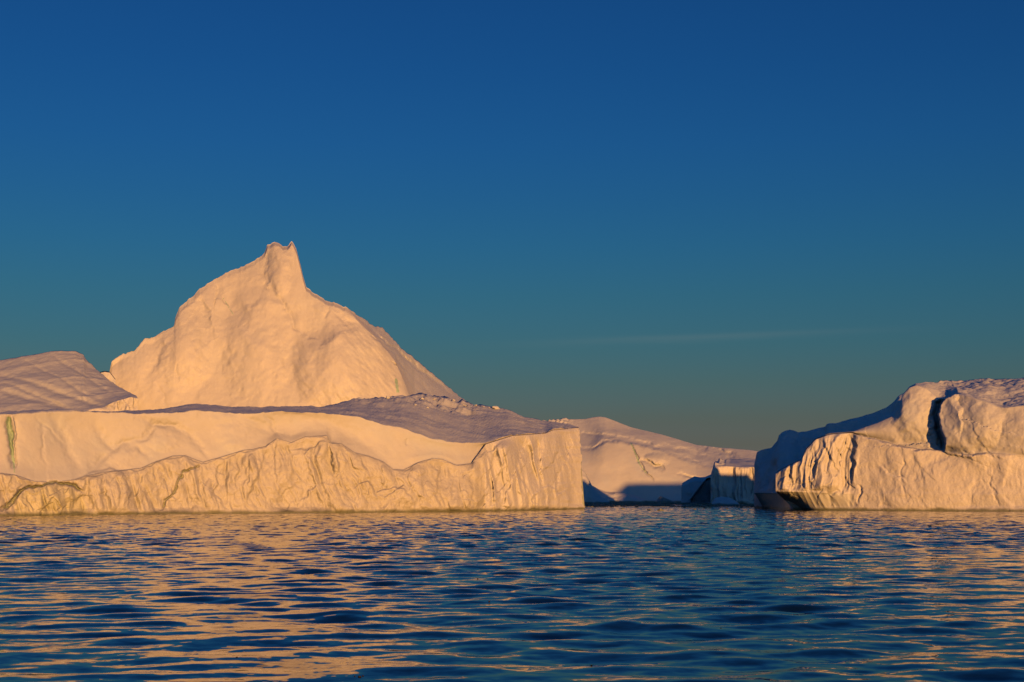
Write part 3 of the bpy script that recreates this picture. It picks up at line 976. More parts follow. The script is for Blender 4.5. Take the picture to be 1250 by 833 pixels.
# ------------------------------------------------------------------ C: the tilted slab at the left
def build_slab():
    rng = random.Random(9)
    u = np.unique(np.concatenate([np.arange(-190, -4, 5.0), np.arange(-4, 168.2, .9)]))
    s3 = line([(-190, 462), (-80, 450), (0, 440), (26, 434.5), (61, 431), (92, 431), (101.6, 434.5), (105.6, 441), (121.5, 454), (140, 469), (161, 480.7), (166.5, 483), (168.2, 486)], u)
    s2 = line([(-190, 520), (0, 508), (60, 506), (100, 502), (125, 497), (140, 490), (160, 484.5), (168.2, 487)], u, 2)
    s2 = np.maximum(s2, s3 + .6)
    edge = np.clip((169 - u) / 70, 0.03, 1) ** .7
    Y1 = np.full_like(u, 400.0) + .04 * (u - 60)
    Y2 = Y1 + 3
    Y3 = Y2 + 3 + 58 * edge
    feats = [(Y1 - 2, np.full_like(u, -6.0)), (Y1, np.full_like(u, 14.0)), (Y2, z_at(s2, Y2)), (Y3, z_at(s3, Y3)), (Y3 + 3 + 30 * edge, z_at(s3, Y3) * .5), (Y3 + 5 + 45 * edge, np.full_like(u, -6.0))]
    feats[1] = (feats[1][0], np.minimum(14.0, feats[2][1] - 2))
    g = Grid(u, feats, [4, 30, 90, 10, 6], bulge={2: 1.5})
    g.front = 3.01
    g.start()
    px, py, sec = g.px, g.py, g.sec
    x, y, z = [g.B[..., k] for k in range(3)]
    s = px * .24
    top = sstep(1.9, 2.1, sec) * sstep(3.3, 2.95, sec)
    up = np.zeros_like(g.B); up[..., 2] = 1
    # streaks run down the tilted top towards the right
    a, b = (s + .55 * (y - 400)), (y - 400 - .5 * s)
    h = .5 * fbm(x / 24, y / 16, z * 0, 301, 2) + .22 * ridged(b / 10, a / 50, z * 0, 305, 2) + .10 * fbm(x / 2, y / 2, z * 0, 309, 3)
    g.displace(top * h * sstep(168, 150, px), up)
    fc = sstep(.9, 1.1, sec) * sstep(2.1, 1.9, sec)
    g.displace(fc * 1.2 * facets(s / 4, z / 6, z * 0 + .5, 311, 1.2), g.toward)
    for pts, am, w in [([(0, 456), (30, 466), (70, 478), (110, 490), (140, 499)], 1.6, 3.0), ([(0, 476), (30, 484), (60, 492), (90, 500)], 1.5, 3.5), ([(61, 434), (90, 450), (120, 470), (150, 484)], .9, 2.0),
                       ([(0, 466), (40, 480), (80, 496)], .9, 2.0), ([(30, 440), (60, 455), (100, 478), (130, 488)], .8, 2.0)]:
        g.stroke(pts, am * 1.2, w, 'groove', taper=.15, jitter=False)
    for pts in [[(150, 486), (155, 495), (158, 502)], [(140, 491), (146, 500)], [(163, 484), (162, 500)]]:
        g.stroke(pts, 1.0, .8, 'step', decay=6, taper=.1)
    fs = g.fmean(sec)
    part = np.where(fs < 2, 1, np.where(fs < 3, 2, 3))
    t = thing('slab_iceberg', 'tilted slab iceberg with streaked snowy top beside the pyramid peak', 'iceberg', (-120, 420, 0))
    g.build(t, part, {1: ('ice_cliff', 'flute', None), 2: ('snow_slope', 'snow', 'tilted streaked snow top'), 3: ('back_slope', 'snow', None)})
    # a shoulder of the slab showing behind its top
    u2 = np.arange(108, 142, 1.0)
    k3 = line([(108, 462), (121, 454.5), (128, 453), (134, 454), (141, 463)], u2)
    Yc = np.full_like(u2, 475.0)
    g2 = Grid(u2, [(Yc - 6, np.full_like(u2, -6.0)), (Yc - 5, z_at(k3, Yc) * .7), (Yc, z_at(k3, Yc)), (Yc + 12, np.full_like(u2, -6.0))], [3, 24, 8])
    g2.front = 2.01
    g2.start()
    g2.displace(.5 * fbm(g2.B[..., 0] / 3, g2.B[..., 1] / 3, g2.B[..., 2] / 3, 320, 3) * (g2.sec < 1.9))
    g2.build(t, np.ones((g2.px.shape[0] - 1, g2.px.shape[1] - 1), int), {1: ('rear_shoulder', 'snow', None)})

build_slab()

# ------------------------------------------------------------------ D: the smooth far iceberg in the gap
def build_far():
    u = np.arange(610, 985, 1.0)
    wlp = line([(610, 613.2), (700, 612.9), (850, 612.9), (985, 613.2)], u)
    s3 = line([(610, 520), (640, 514.5), (663, 513.2), (680, 510.5), (698, 509), (713.6, 509), (722, 507.6), (731.5, 506.8), (739, 508), (747, 511), (769.6, 519), (787.5, 523.6), (805, 529), (832, 538), (850, 543.8),
               (881.6, 546), (915, 547.4), (931, 550.5), (985, 560)], u, 1.0)
    s2 = line([(610, 545), (707, 551), (720, 548.5), (736, 538), (754, 536.5), (774, 541), (803, 548), (837, 560), (870, 570), (900, 575), (985, 585)], u, 3)
    s1 = line([(610, 592), (720, 592), (760, 594), (800, 594), (985, 598)], u, 3)
    Y0 = Y_water(wlp)
    Y1 = Y0 + 9
    Y2 = Y1 + 32
    Y3 = Y2 + 52
    feats = [(Y0 + 4, np.full_like(u, -8.0)), (Y0, np.full_like(u, 0.0)), (Y1, z_at(s1, Y1)), (Y2, z_at(s2, Y2)), (Y3, z_at(s3, Y3)), (Y3 + 70, z_at(s3, Y3) * .6), (Y3 + 130, np.full_like(u, -8.0))]
    g = Grid(u, feats, [3, 24, 60, 60, 10, 8], bulge={2: 2.0}, smooth=5)
    g.front = 4.01
    g.start()
    px, py, sec = g.px, g.py, g.sec
    x, y, z = [g.B[..., k] for k in range(3)]
    s = px * .52
    fr = sstep(.9, 1.3, sec) * sstep(4.2, 3.9, sec)
    h = 2.0 * fbm(s / 44, z / 30, y / 70, 401, 2) + .12 * fbm(s / 6, z / 5, y / 9, 405, 4)
    g.displace(fr * h)
    for pts, a, w, k, d in [
        ([(707, 527), (738, 530), (770, 536), (796, 543), (837, 551), (873, 559)], 3.2, 3.0, 'groove', 0),
        ([(707, 550.5), (720, 548), (736, 537), (754, 536), (774, 540), (803, 547), (837, 559), (870, 569)], 2.6, 2.2, 'groove', 0),
        ([(769, 539), (775, 552), (781, 567), (790, 577), (798, 586)], 2.0, 1.0, 'groove', 0),
        ([(780, 560), (800, 568), (812, 570)], 3.0, 2.5, 'groove', 0),
        ([(815, 525), (840, 542), (870, 550), (900, 556)], 2.0, 2.5, 'groove', 0),
        ([(828, 575), (850, 582), (870, 586)], 2.0, 1.8, 'groove', 0),
        ([(850, 543), (880, 550), (905, 560)], 2.2, 2.2, 'groove', 0),
    ]:
        g.stroke(pts, a, w, k, decay=d or 10, taper=.2)
    g.dome(800, 561, 18, 9, 3.0)
    rgh = sstep(700, 690, px) * sstep(3.6, 3.9, sec) * sstep(4.3, 4.0, sec)
    g.displace(rgh * 2.2 * np.abs(fbm(s / 5, z / 3, y / 6, 430, 3)))
    vein = (np.abs(px - np.interp(py, [539, 567, 578], [770, 781, 790])) < .6) & (py > 539) & (py < 577) & (sec < 4)
    fs = g.fmean(sec)
    part = np.where(fs < 2, 1, np.where(fs < 3, 2, np.where(fs < 4, 3, 5)))
    part[g.fmean(vein.astype(float)) > .4] = 4
    t = thing('rounded_iceberg', 'smooth rolling iceberg far off in the gap between the two big cliffs', 'iceberg', (90, 930, 0))
    g.build(t, part, {1: ('ice_foot', 'slope', None), 2: ('snow_slope', 'slope', None), 3: ('snow_dome', 'snow', None),
                      4: ('ice_crack', 'vein', 'thin green crack down the slope'), 5: ('back_slope', 'snow', None)}, subs={4: 2})
    # two toes of ice reaching out from its foot
    for uu, sk, wy, nm in [
        (np.arange(700, 745, .9), [(700, 568), (707, 571), (715, 577), (722, 592), (728, 601), (735, 607), (745, 613)], 614.4, 'ice_toe'),
        (np.arange(722, 788, .9), [(722, 592), (730, 597), (740, 600.5), (752, 601), (765, 602.5), (778, 605.5), (785, 609), (788, 613)], 613.05, 'ice_toe')]:
        k = line(sk, uu, 1.5)
        Ya = Y_water(np.full_like(uu, wy))
        zt = np.maximum(z_at(k, Ya + 14), .3)
        g2 = Grid(uu, [(Ya + 2, np.full_like(uu, -4.0)), (Ya, np.full_like(uu, 0.0)), (Ya + 14, zt), (Ya + 60, zt * .8), (Ya + 62, np.full_like(uu, -4.0))], [2, 36, 10, 3], bulge={1: 3})
        g2.front = 2.01
        g2.start()
        g2.displace(.6 * fbm(g2.B[..., 0] / 6, g2.B[..., 1] / 6, g2.B[..., 2] / 4, 440, 3) * sstep(1, 1.2, g2.sec) * sstep(2.0, 1.8, g2.sec))
        g2.build(t, np.ones((g2.px.shape[0] - 1, g2.px.shape[1] - 1), int), {1: (nm, 'slope', None)})

build_far()

# ------------------------------------------------------------------ E: small bergs in the shade
def build_block():
    u = np.concatenate([np.arange(867.4, 931, .6), np.arange(931, 965, 2.0)])
    wlp = np.full_like(u, 616.3)
    s1 = line([(867.4, 583), (870, 575), (872.5, 569), (885, 569), (898, 570), (923, 570.5), (965, 572)], u)
    s2 = line([(867.4, 582), (870, 574), (871.5, 565), (873, 562.5), (876, 564.5), (879, 561.5), (884, 562), (886.6, 560), (900, 560.3), (922.6, 561), (965, 562)], u)
    Y0 = Y_water(wlp)
    edge = np.clip((u - 866) / 25, .05, 1)
    feats = [(Y0 + 3, np.full_like(u, -6.0)), (Y0, np.full_like(u, 0.0)), (Y0 + 3, z_at(s1, Y0 + 3)), (Y0 + 4 + 45 * edge, z_at(s2, Y0 + 4 + 45 * edge)),
             (Y0 + 8 + 60 * edge, np.full_like(u, 5.0)), (Y0 + 9 + 64 * edge, np.full_like(u, -6.0))]
    g = Grid(u, feats, [2, 90, 24, 8, 3])
    g.front = 2.05
    g.start()
    px, py, sec = g.px, g.py, g.sec
    x, y, z = [g.B[..., k] for k in range(3)]
    s = px * .355
    fr = sstep(1, 1.1, sec) * sstep(2.03, 1.95, sec)
    h = 1.3 * ridged((s + .5 * fbm(s / 3, z / 5, z * 0, 3, 2)) / 3.2, z / 22, z * 0, 501, 3) + .8 * facets(s / 3, z / 6, z * 0 + .5, 505, 1.2)
    g.displace(fr * h, g.toward)
    up = np.zeros_like(g.B); up[..., 2] = 1
    tp = sstep(2.02, 2.2, sec) * sstep(3.2, 2.9, sec)
    g.displace(tp * (.4 * fbm(x / 8, y / 8, z * 0, 507, 3) + sstep(887, 880, px) * .9 * fbm(x / 2.2, y / 5, z * 0, 509, 3)), up)
    fs = g.fmean(sec)
    part = np.where(fs < 2, 1, np.where(fs < 3, 2, 3))
    t = thing('square_iceberg', 'square flat topped iceberg mostly in blue shadow beside the overhanging cliff', 'iceberg', (95, 630, 0))
    g.build(t, part, {1: ('fluted_cliff', 'flute', None), 2: ('snow_top', 'snow', None), 3: ('back_slope', 'snow', None)})
    uu = np.arange(869, 903, .8)
    k = line([(869, 614), (873, 608), (880, 606.5), (890, 607.5), (897, 611), (903, 616)], uu, 1)
    Ya = Y_water(np.full_like(uu, 617.0))
    zt = np.maximum(z_at(k, Ya + 6), .2)
    g2 = Grid(uu, [(Ya + 2, np.full_like(uu, -3.0)), (Ya, np.full_like(uu, 0.0)), (Ya + 6, zt), (Ya + 22, zt), (Ya + 23, np.full_like(uu, -3.0))], [2, 20, 4, 2], bulge={1: 1})
    g2.front = 2.01
    g2.start()
    g2.displace(.3 * fbm(g2.B[..., 0] / 3, g2.B[..., 1] / 3, g2.B[..., 2] / 3, 540, 3) * sstep(1, 1.2, g2.sec) * sstep(2, 1.8, g2.sec))
    g2.build(t, np.ones((g2.px.shape[0] - 1, g2.px.shape[1] - 1), int), {1: ('ice_toe', 'snow', None)})

    # the low lump with a dark hollow
    u = np.arange(831.5, 880, .6)
    k = line([(831.5, 596), (832.5, 590), (840, 585.5), (847.7, 581.6), (855, 582.8), (860.6, 582.4), (866, 580), (872, 577.5), (880, 577)], u)
    wlp = np.full_like(u, 615.2)
    Y0 = Y_water(wlp)
    edge = np.clip((u - 830) / 20, .1, 1)
    zt = z_at(k, Y0 + 14)
    feats = [(Y0 + 3, np.full_like(u, -5.0)), (Y0, np.full_like(u, 0.0)), (Y0 + 4, zt * .82), (Y0 + 14, zt), (Y0 + 16 + 25 * edge, zt * .6), (Y0 + 18 + 28 * edge, np.full_like(u, -5.0))]
    g = Grid(u, feats, [2, 60, 16, 8, 3])
    g.front = 3.0
    g.start()
    px, py, sec = g.px, g.py, g.sec
    x, y, z = [g.B[..., k] for k in range(3)]
    s = px * .42
    fr = sstep(1, 1.15, sec) * sstep(2.9, 2.5, sec)
    g.displace(fr * (1.0 * fbm(s / 6, z / 6, z * 0, 551, 3) + .9 * facets(s / 4, z / 6, z * 0 + .5, 555, 1.2)), g.toward)
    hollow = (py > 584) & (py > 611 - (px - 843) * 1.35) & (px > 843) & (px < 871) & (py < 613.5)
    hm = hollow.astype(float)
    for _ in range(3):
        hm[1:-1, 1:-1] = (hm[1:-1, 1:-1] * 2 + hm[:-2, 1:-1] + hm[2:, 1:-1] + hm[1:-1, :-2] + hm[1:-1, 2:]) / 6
    g.displace(-5.0 * hm * (sec < 2.5), g.toward)
    fs = g.fmean(sec)
    part = np.where(fs < 4, 1, 3)
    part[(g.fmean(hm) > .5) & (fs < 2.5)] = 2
    t = thing('low_iceberg', 'low shadowed iceberg with a dark slanting hollow beside the square one', 'iceberg', (88, 680, 0))
    g.build(t, part, {1: ('ice_body', 'slope', None), 2: ('dark_hollow', 'dark_ice_shade', 'slanting hollow with its shade painted in dark'), 3: ('back_slope', 'snow', None)})

    # a dark growler on the water in front of the far berg
    u = np.arange(800, 825, .6)
    k = line([(800, 612.5), (803, 609), (805.5, 606), (808, 606.3), (813, 608.5), (818, 610.5), (825, 612.8)], u)
    Y0 = Y_water(np.full_like(u, 613.6))
    zt = np.maximum(z_at(k, Y0 + 4), .15)
    g = Grid(u, [(Y0 + 1, np.full_like(u, -2.0)), (Y0, np.full_like(u, 0.0)), (Y0 + 4, zt), (Y0 + 10, np.full_like(u, -2.0))], [2, 20, 6])
    g.front = 2.01
    g.start()
    g.displace(.45 * facets(g.B[..., 0] / 2, g.B[..., 1] / 2, g.B[..., 2] / 2, 571, 1.2) * sstep(1, 1.1, g.sec) * sstep(2, 1.9, g.sec))
    t = thing('growler', 'small dark pointed growler floating off the far rounded iceberg', 'ice chunk', (85, 820, 0))
    g.build(t, np.ones((g.px.shape[0] - 1, g.px.shape[1] - 1), int), {1: ('ice_body', 'dark_ice_shade', None)})

build_block()

# ------------------------------------------------------------------ F: the big iceberg on the right
def build_right():
    rng = random.Random(23)
    t = thing('overhanging_iceberg', 'big iceberg with domed sunlit wall, dark shaded ridge and undercut waterline', 'iceberg', (150, 400, 0))
    # --- sunlit front wall; it goes on past the edge of the picture
    u = np.unique(np.concatenate([np.arange(947, 1256, .8), np.arange(1256, 1760, 3.0), np.arange(1760, 2041, 12.0)]))
    Y0 = line([(947, 408), (955, 400), (964, 394), (980, 389), (1000, 385), (1096, 372), (1250, 357), (1500, 350), (1760, 360), (2040, 380)], u, 3)
    z0 = np.zeros_like(u)
    inset = 3.2 * sstep(1047, 1000, u)
    Yl = line([(947, 392), (960, 389), (1000, 385), (1096, 372), (1250, 357), (1500, 350), (1760, 360), (2040, 380)], u, 4) - inset - .2
    lip = line([(947, 600), (1000, 601.5), (1040, 603), (1250, 604), (2040, 604)], u)
    zl = z_at(lip, Yl)
    w2 = line([(947, 578), (956, 572), (978, 562), (983, 550), (995, 537), (1012, 530.6), (1040, 528.6), (1045, 531), (1068, 536), (1096, 544), (1124, 549), (1146, 550), (1180, 556), (1202, 553), (1250, 556), (1300, 560), (2040, 575)], u, 1.2)
    w3 = line([(947, 576.5), (956, 571), (978, 561), (983, 548.5), (995, 536), (1012, 529.6), (1040, 527.4), (1071, 517), (1090, 508.6), (1096, 500), (1101.6, 483), (1110, 474), (1118, 471), (1130, 474), (1140, 482), (1146, 486), (1156, 486), (1163, 482.6),
               (1169, 481.4), (1180, 483.4), (1197, 489), (1213.6, 496), (1225, 499), (1239, 497), (1250, 496), (1300, 500), (1400, 512), (1500, 520), (2040, 520)], u, .8)
    w3 = np.minimum(w3, w2 - .4)
    zoff = line([(1250, 37), (1335, 35), (1370, 26), (1385, 24.5), (1465, 24.5), (1480, 20), (1553, 20), (1560, 33), (1612, 33), (1620, 10), (1728, 10), (1736, 35.5), (1760, 36), (1950, 36), (2040, 15)], u)  # unseen crest past the frame, its humps shaped to cast shadows behind
    dome_w = sstep(1040, 1110, u)
    def on(py, a, k):
        z = np.full_like(u, 15.0)
        for _ in range(12):
            Yk = Yl + a + k * z
            z = z_at(py, Yk)
        return Yk, z
    Y2, z2 = on(w2, 0.0, .13)
    lean = sstep(1215, 1125, u)
    Y2b, z2b = on(w2 - .3, .1 + .7 * lean, .15 + .18 * lean)
    Y3, z3 = on(w3 - .4, .1 + .7 * lean, .15 + .18 * lean)
    edge = np.clip((u - 945) / 170, .03, 1)
    Y4 = Y3 + 1.0 + 34 * sstep(1095, 1180, u)
    w4 = line([(947, 576), (956, 570.5), (978, 560.5), (983, 548), (995, 535.5), (1012, 529), (1040, 527), (1071, 516.6), (1090, 508.2), (1096, 499.6), (1101.6, 482), (1110, 472), (1118, 468), (1138, 466.6), (1169, 467), (1180, 464.6), (1205, 460.5),
               (1222, 461.6), (1250, 459), (1300, 461)], u)
    z4 = np.where(u < 1252, z_at(w4, Y4), zoff)
    z3 = np.where(u < 1252, z3, np.minimum(z3, np.minimum(zoff - 1, 30 - 18 * sstep(1255, 1300, u))))
    z2b = np.minimum(z2b, z3 - .1)
    z2 = np.minimum(z2, z3 - .2)
    thick = 4 + 16 * edge
    feats = [(Y0 + 3, np.full_like(u, -7.0)), (Y0, z0), (Yl, zl), (Y2, z2), (Y2b, z2b), (Y3, z3), (Y4, z4), (Y4 + thick * .6, z4 * .75), (Y4 + thick, np.full_like(u, -7.0))]
    g = Grid(u, feats, [3, 30, 84, 3, 72, 50, 10, 8], bulge={4: 1.5})
    g.sec = np.where(g.sec <= 3, g.sec, np.where(g.sec < 4, 3.0, g.sec - 1))
    g.warp(lambda px, py, sec: sstep(1000, 947, px) * np.clip((py - 600.5) / 21, 0, 1.3) * 22)
    g.front = 5.01
    g.start()
    px, py, sec = g.px, g.py, g.sec
    x, y, z = [g.B[..., k] for k in range(3)]
    s = px * .21
    lowr = sstep(2.0, 2.15, sec) * sstep(3.06, 2.94, sec)
    lowr = np.maximum(lowr, sstep(1.0, 1.4, sec) * sstep(3.06, 2.94, sec) * sstep(1030, 1060, px))
    domr = sstep(2.94, 3.1, sec) * sstep(4.1, 3.9, sec)
    topr = sstep(3.95, 4.1, sec) * sstep(5.3, 4.95, sec)
    fl = sstep(1050, 1036, px)
    sl = s - .16 * z + .9 * fbm(s / 5, z / 6, z * 0, 3, 3)
    hf = 1.5 * ridged(sl / 4.4, z / 26, z * 0, 601, 2) + .6 * ridged(sl / 1.7, z / 12, z * 0, 604, 2) + .9 * facets(sl / 3, z / 8, z * 0 + .5, 607, 1.3) - .6
    sw = s + 2 * fbm(s / 9, z / 8, z * 0, 8, 3)
    hw = 1.0 * fbm(sw / 16, z / 18, z * 0, 611, 3) + .6 * facets(sw / 8, z / 11, z * 0 + .5, 614, 1.3, 20) + .13 * facets(sw / 2.8, z / 4.5, z * 0 + .5, 619, 1.4, 40) + .04 * ridged(sw / 1.3, z / 3.6, z * 0, 618, 2) + .10 * fbm(s / 2.2, z / 2.6, z * 0, 617, 3)
    lf = sstep(946, 960, px) * .7 + .3
    g.displace(lowr * (hf * fl * .85 + hw * (1 - fl)) * lf, g.toward)
    hd = .8 * fbm(sw / 14, z / 14, z * 0, 621, 3) + .12 * facets(sw / 2.8, z / 4, z * 0 + .5, 629, 1.4, 40) + .4 * facets(sw / 7, z / 8, z * 0 + .5, 624, 1.2) * sstep(1135, 1165, px) + .18 * fbm(s / 2, z / 2, z * 0, 627, 3)
    g.displace(domr * hd * dome_w[None, :], g.toward)
    g.dome(1118, 505, 30, 40, 2.5)
    g.dome(1185, 520, 40, 42, 2.0)
    up = np.zeros_like(g.B); up[..., 2] = 1
    ht = .6 * fbm(x / 12, y / 12, z * 0, 631, 4) + .35 * facets(x / 4.5, y / 7, z * 0 + .5, 634, 1.3) + .4 * np.abs(fbm(x / 3, y / 3, z * 0, 637, 3))
    g.displace(topr * ht * sstep(1112, 1150, px) * sstep(1262, 1250, px), up)
    # flutes hanging below the lip
    und = sstep(1.05, 1.3, sec) * sstep(2.1, 1.95, sec) * fl
    g.displace(und * (.28 * ridged((s + .5 * z) / 2.6, z / 12, z * 0, 641, 2) - .2), g.toward)
    for pts, a, w, k, d in [
        ([(1168, 481), (1156, 485), (1149, 494), (1145.5, 506), (1147, 520), (1151, 532), (1154, 542), (1151, 552)], -4.0, 1.2, 'step', 28),
        ([(1152, 486), (1145, 494), (1142, 508), (1145, 524), (1149, 536), (1150, 548)], 2.4, 2.6, 'groove', 0),
        ([(1045, 531), (1068, 536.5), (1096, 545), (1124, 550), (1146, 550)], 1.6, 1.0, 'step', 12),
        ([(1037, 531), (1044, 544), (1043, 566), (1037, 591)], -1.8, 1.0, 'step', 9),
        ([(1006, 533), (1008, 545), (1018, 565), (1026, 590)], -1.4, 1.4, 'step', 8),
        ([(1018, 532), (1024, 552), (1030, 575)], -1.1, 1.2, 'step', 7),
        ([(993, 542), (996, 560), (994, 590)], -1.2, 1.2, 'step', 7),
        ([(960, 572), (966, 585), (966, 598)], -1.2, 1.2, 'step', 7),
        ([(1183, 510), (1190, 525), (1202, 546), (1213, 558), (1228, 562)], -.5, 1.0, 'step', 12),
        ([(1170, 552), (1186, 558), (1202, 554), (1212, 558)], 1.3, 1.0, 'step', 9),
        ([(1170, 500), (1176, 515), (1174, 530)], 1.0, 1.2, 'step', 8),
        ([(1072, 566), (1085, 580), (1105, 584), (1107, 590)], .8, .9, 'step', 8),
        ([(1105, 555), (1100, 580), (1104, 612)], .5, 1.0, 'groove', 0),
        ([(1050, 590), (1050, 600), (1047, 614)], 1.2, 1.0, 'groove', 0),
        ([(1206, 580), (1212, 600), (1220, 620)], .5, 1.0, 'groove', 0),
        ([(1218, 505), (1222, 525), (1216, 545)], .9, 1.2, 'step', 8),
        ([(1030, 602), (1020, 598), (1012, 604), (1018, 616)], 1.3, 1.6, 'groove', 0),
    ]:
        big = abs(a) > 2
        g.stroke(pts, a if big else a * .5, w if big else w * 1.7, k, decay=d or 10, taper=.12 if big else .3)
    ftop = lambda q: float(np.interp(q, u, w3))
    fbot = lambda q: 622.0
    random_cracks(g, rng, 20, 1050, 1250, ftop, fbot, .14, (10, 36), -.2, w=1.2)
    random_cracks(g, rng, 20, 955, 1036, lambda q: float(np.interp(q, u, w2)), lambda q: 598.0, .4, (12, 30), .15, decay=(3, 7))
    fs = g.fmean(sec)
    fpx = g.fmean(px)
    part = np.where(fs < 2, np.where(fpx < 1042, 6, 1), np.where(fs < 3, np.where(fpx < 1042, 2, 1), np.where(fs < 4, 3, np.where(fs < 5, 4, 5))))
    g.build(t, part, {1: ('ice_wall', 'flute', 'broad sunlit ice wall'), 2: ('fluted_spur', 'flute', 'fluted spur at the near corner'), 3: ('domed_shoulder', 'slope', 'domed shoulder split by a shadowed groove'),
                      4: ('rubble_top', 'snow', 'rough rubbly snow top'), 6: ('undercut', 'grey', 'smooth undercut worn at the waterline'), 5: ('back_slope', 'snow', None)}, caps=(False, True))
    # --- the ridge behind, turned away from the sun
    u = np.arange(920.6, 1132, .8)
    k3 = line([(920.6, 566), (922.4, 560), (924, 552), (930, 550), (942, 546), (947.6, 538), (950, 531), (953, 528), (958, 525.5), (964, 524), (970, 526), (974, 528), (984, 527), (1000, 524), (1009, 522.6), (1012, 518.4), (1020.4, 518), (1032, 514.5), (1045.6, 511.4), (1062.4, 505.8),
               (1072, 502), (1082, 497.4), (1094, 488), (1101.6, 482), (1108, 478), (1120, 486), (1132, 496)], u)
    k1 = np.full_like(u, 602.3)
    Ya = line([(920.6, 446), (935, 431), (950, 416), (966, 403), (1000, 400), (1050, 392), (1132, 385)], u, 5)       # along the waterline
    Yb = line([(920.6, 444), (935, 429), (950, 414), (966, 406), (1000, 418), (1050, 424), (1132, 425)], u, 5)
    Yt = line([(920.6, 458), (950, 455), (1000, 455), (1060, 455), (1132, 450)], u, 5)
    lipz = z_at(k1, Yb)
    edge = np.clip((u - 919) / 40, .05, 1)
    wx = np.zeros_like(u)
    feats = [(Ya + 3, np.full_like(u, -6.0)), (Ya, wx), (Yb, lipz), (Yt, z_at(k3, Yt)), (Yt + 3 + 30 * edge, z_at(k3, Yt) * .7), (Yt + 5 + 45 * edge, np.full_like(u, -6.0))]
    g = Grid(u, feats, [3, 24, 100, 10, 6], bulge={2: 3.0})
    g.front = 3.01
    # the undercut draws the waterline in from the lip at the left-hand end
    g.warp(lambda px, py, sec: sstep(965, 921, px) * np.clip((py - 601) / 21, 0, 1.2) * 12 * (sec < 2.0) + sstep(955, 921, px) * 0)
    g.start()
    px, py, sec = g.px, g.py, g.sec
    x, y, z = [g.B[..., k] for k in range(3)]
    s = px * .23
    fr = sstep(2.02, 2.2, sec) * sstep(3.2, 3.0, sec) * (.35 + .65 * sstep(3.0, 2.9, sec))
    h = 1.2 * fbm(x / 9, y / 9, z / 9, 701, 3) + .9 * facets(x / 5, y / 6, z / 6, 704, 1.3) + .25 * fbm(x / 1.8, y / 1.8, z / 1.8, 707, 3)
    g.displace(fr * h)
    fs = g.fmean(sec)
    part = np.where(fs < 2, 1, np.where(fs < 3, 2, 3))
    g.build(t, part, {1: ('undercut', 'shadegrey', 'dark undercut below the shaded ridge'), 2: ('shaded_ridge', 'snow', 'craggy ridge in blue shadow'), 3: ('back_slope', 'snow', None)})

build_right()

# ------------------------------------------------------------------ drifting ice and flecks
def floe_mesh(name, rng, material):
    n = 9
    a = np.sort(np.array([rng.uniform(0, 6.28) for _ in range(n)]))
    r = np.array([rng.uniform(.7, 1.1) for _ in range(n)])
    ring = np.stack([np.cos(a) * r, np.sin(a) * r * .8, np.zeros(n)], -1)
    lo = ring * np.array([1.05, 1.05, 0]) + np.array([0, 0, -.5])
    mid = ring + np.stack([np.zeros(n), np.zeros(n), np.array([rng.uniform(.12, .30) for _ in range(n)])], -1)
    top = ring * .55 + np.stack([np.zeros(n), np.zeros(n), np.array([rng.uniform(.25, .55) for _ in range(n)])], -1)
    co = np.concatenate([lo, mid, top, [[0, 0, .5]]])
    i = np.arange(n); j = (i + 1) % n
    q = np.concatenate([np.stack([i, j, j + n, i + n], -1), np.stack([i + n, j + n, j + 2 * n, i + 2 * n], -1)])
    tr = np.stack([i + 2 * n, j + 2 * n, np.full(n, 3 * n)], -1)
    me = make_mesh(name, co, q, M[material], None, tr)
    me.polygons.foreach_set('use_smooth', np.zeros(len(me.polygons), bool))
    return me

rng = random.Random(3)
floes = [floe_mesh('ice_floe', rng, 'snow') for _ in range(4)]
for i, (px, py, size, dark) in enumerate([(806.6, 623.6, 1.1, 0), (793, 623.2, .9, 0), (861, 620.8, .8, 0), (888, 621.8, .7, 0), (848, 622.6, .6, 0), (760, 621.6, .6, 0), (835, 619.6, .8, 0), (777, 619.0, .8, 0), (905, 619.8, .7, 0)]):
    Y = float(Y_water(np.array(py)))
    o = add_obj('ice_floe', floes[i % 4])
    o.location = (float(x_at(px, Y, 0)), Y, 0)
    o.scale = (size, size, size)
    o.rotation_euler = (0, 0, rng.uniform(0, 6.28))
    o['label'] = 'small white ice floe drifting in the channel between the big icebergs'
    o['category'] = 'ice floe'
    o['group'] = 'ice floes adrift in the channel'
# one brownish bit at the foot of the long berg
Y = float(Y_water(np.array(630.2)))
o = add_obj('bergy_bit', floe_mesh('bergy_bit', rng, 'olive'))
o.location = (float(x_at(116.5, Y, 0)), Y, 0)
o.scale = (.75, .7, 1.4)
o['label'] = 'little brown ice lump afloat at the foot of the long cliff'
o['category'] = 'ice chunk'

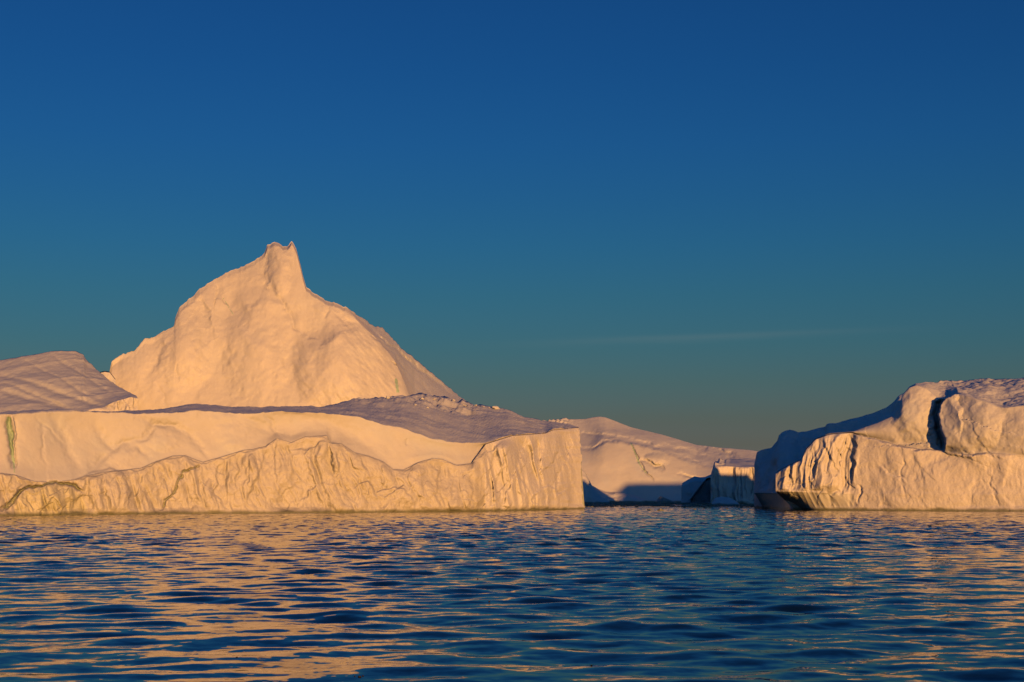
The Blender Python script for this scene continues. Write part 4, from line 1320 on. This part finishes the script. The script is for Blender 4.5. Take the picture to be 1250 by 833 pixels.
# brash ice lying in a band across the channel: far too many bits to count
def build_brash():
    r = np.random.default_rng(4)
    n = 5200
    Y = r.uniform(500, 860, n)
    pxs = r.uniform(700, 945, n)
    keep = vnoise(pxs / 26, Y / 30, Y * 0, 77) + .25 * r.normal(size=n) + (Y - 560) / 260 > .1
    Y, pxs = Y[keep], pxs[keep]
    X = x_at(pxs, Y, 0)
    n = len(Y)
    size = .35 + 1.1 * r.random(n) ** 3
    hh = .10 + .35 * r.random(n) ** 2
    a = r.uniform(0, 6.28, n)
    cs = []
    for k in range(4):
        ang = a + k * math.pi / 2 + r.uniform(-.3, .3, n)
        cs.append(np.stack([X + np.cos(ang) * size * 1.4, Y + np.sin(ang) * size, np.full(n, -.2)], -1))
    for k in range(4):
        base = cs[k]
        cs.append(np.stack([X + (base[:, 0] - X) * .7, Y + (base[:, 1] - Y) * .7, hh * r.uniform(.6, 1.2, n)], -1))
    co = np.stack(cs, 1).reshape(-1, 3)
    o8 = (np.arange(n) * 8)[:, None]
    faces = [[4, 5, 6, 7], [0, 1, 5, 4], [1, 2, 6, 5], [2, 3, 7, 6], [3, 0, 4, 7]]
    q = np.concatenate([o8 + np.array(f)[None] for f in faces])
    me = make_mesh('brash_ice', co, q, M['snow'])
    me.polygons.foreach_set('use_smooth', np.zeros(len(me.polygons), bool))
    o = add_obj('brash_ice', me)
    o['kind'] = 'stuff'
    o['label'] = 'band of fine brash ice across the far end of the channel'
    o['category'] = 'brash ice'

build_brash()

# dark flecks drifting on the water near the boat
for px, py, size in [(439, 827.5, .032), (433, 827, .02), (443, 826.5, .018), (428, 819.5, .025), (597, 735, .035), (583, 707, .03), (565, 706, .035), (679, 704, .04), (722, 814, .03), (705, 786, .025), (289, 804, .03), (880, 768, .025)]:
    Y = float(Y_water(np.array(py)))
    n = 8
    a = np.linspace(0, 2 * np.pi, n, endpoint=False)
    rr = np.array([rng.uniform(.6, 1.2) for _ in range(n)])
    ring = np.stack([np.cos(a) * rr * 1.5, np.sin(a) * rr, np.zeros(n)], -1)
    co = np.concatenate([ring * .8 + [0, 0, -1.5], ring, ring * .5 + [0, 0, .5], [[0, 0, .6]]]) * size * .75
    i = np.arange(n); j = (i + 1) % n
    q = np.concatenate([np.stack([i, j, j + n, i + n], -1), np.stack([i + n, j + n, j + 2 * n, i + 2 * n], -1)])
    me = make_mesh('drift_fleck', co, q, M['brown'], None, np.stack([i + 2 * n, j + 2 * n, np.full(n, 3 * n)], -1))
    o = add_obj('drift_fleck', me)
    o.location = (float(x_at(px, Y, 0)), Y, .03)
    o['label'] = 'tiny dark fleck of debris drifting on the rippled open water'
    o['category'] = 'debris'
    o['group'] = 'dark flecks on the water'
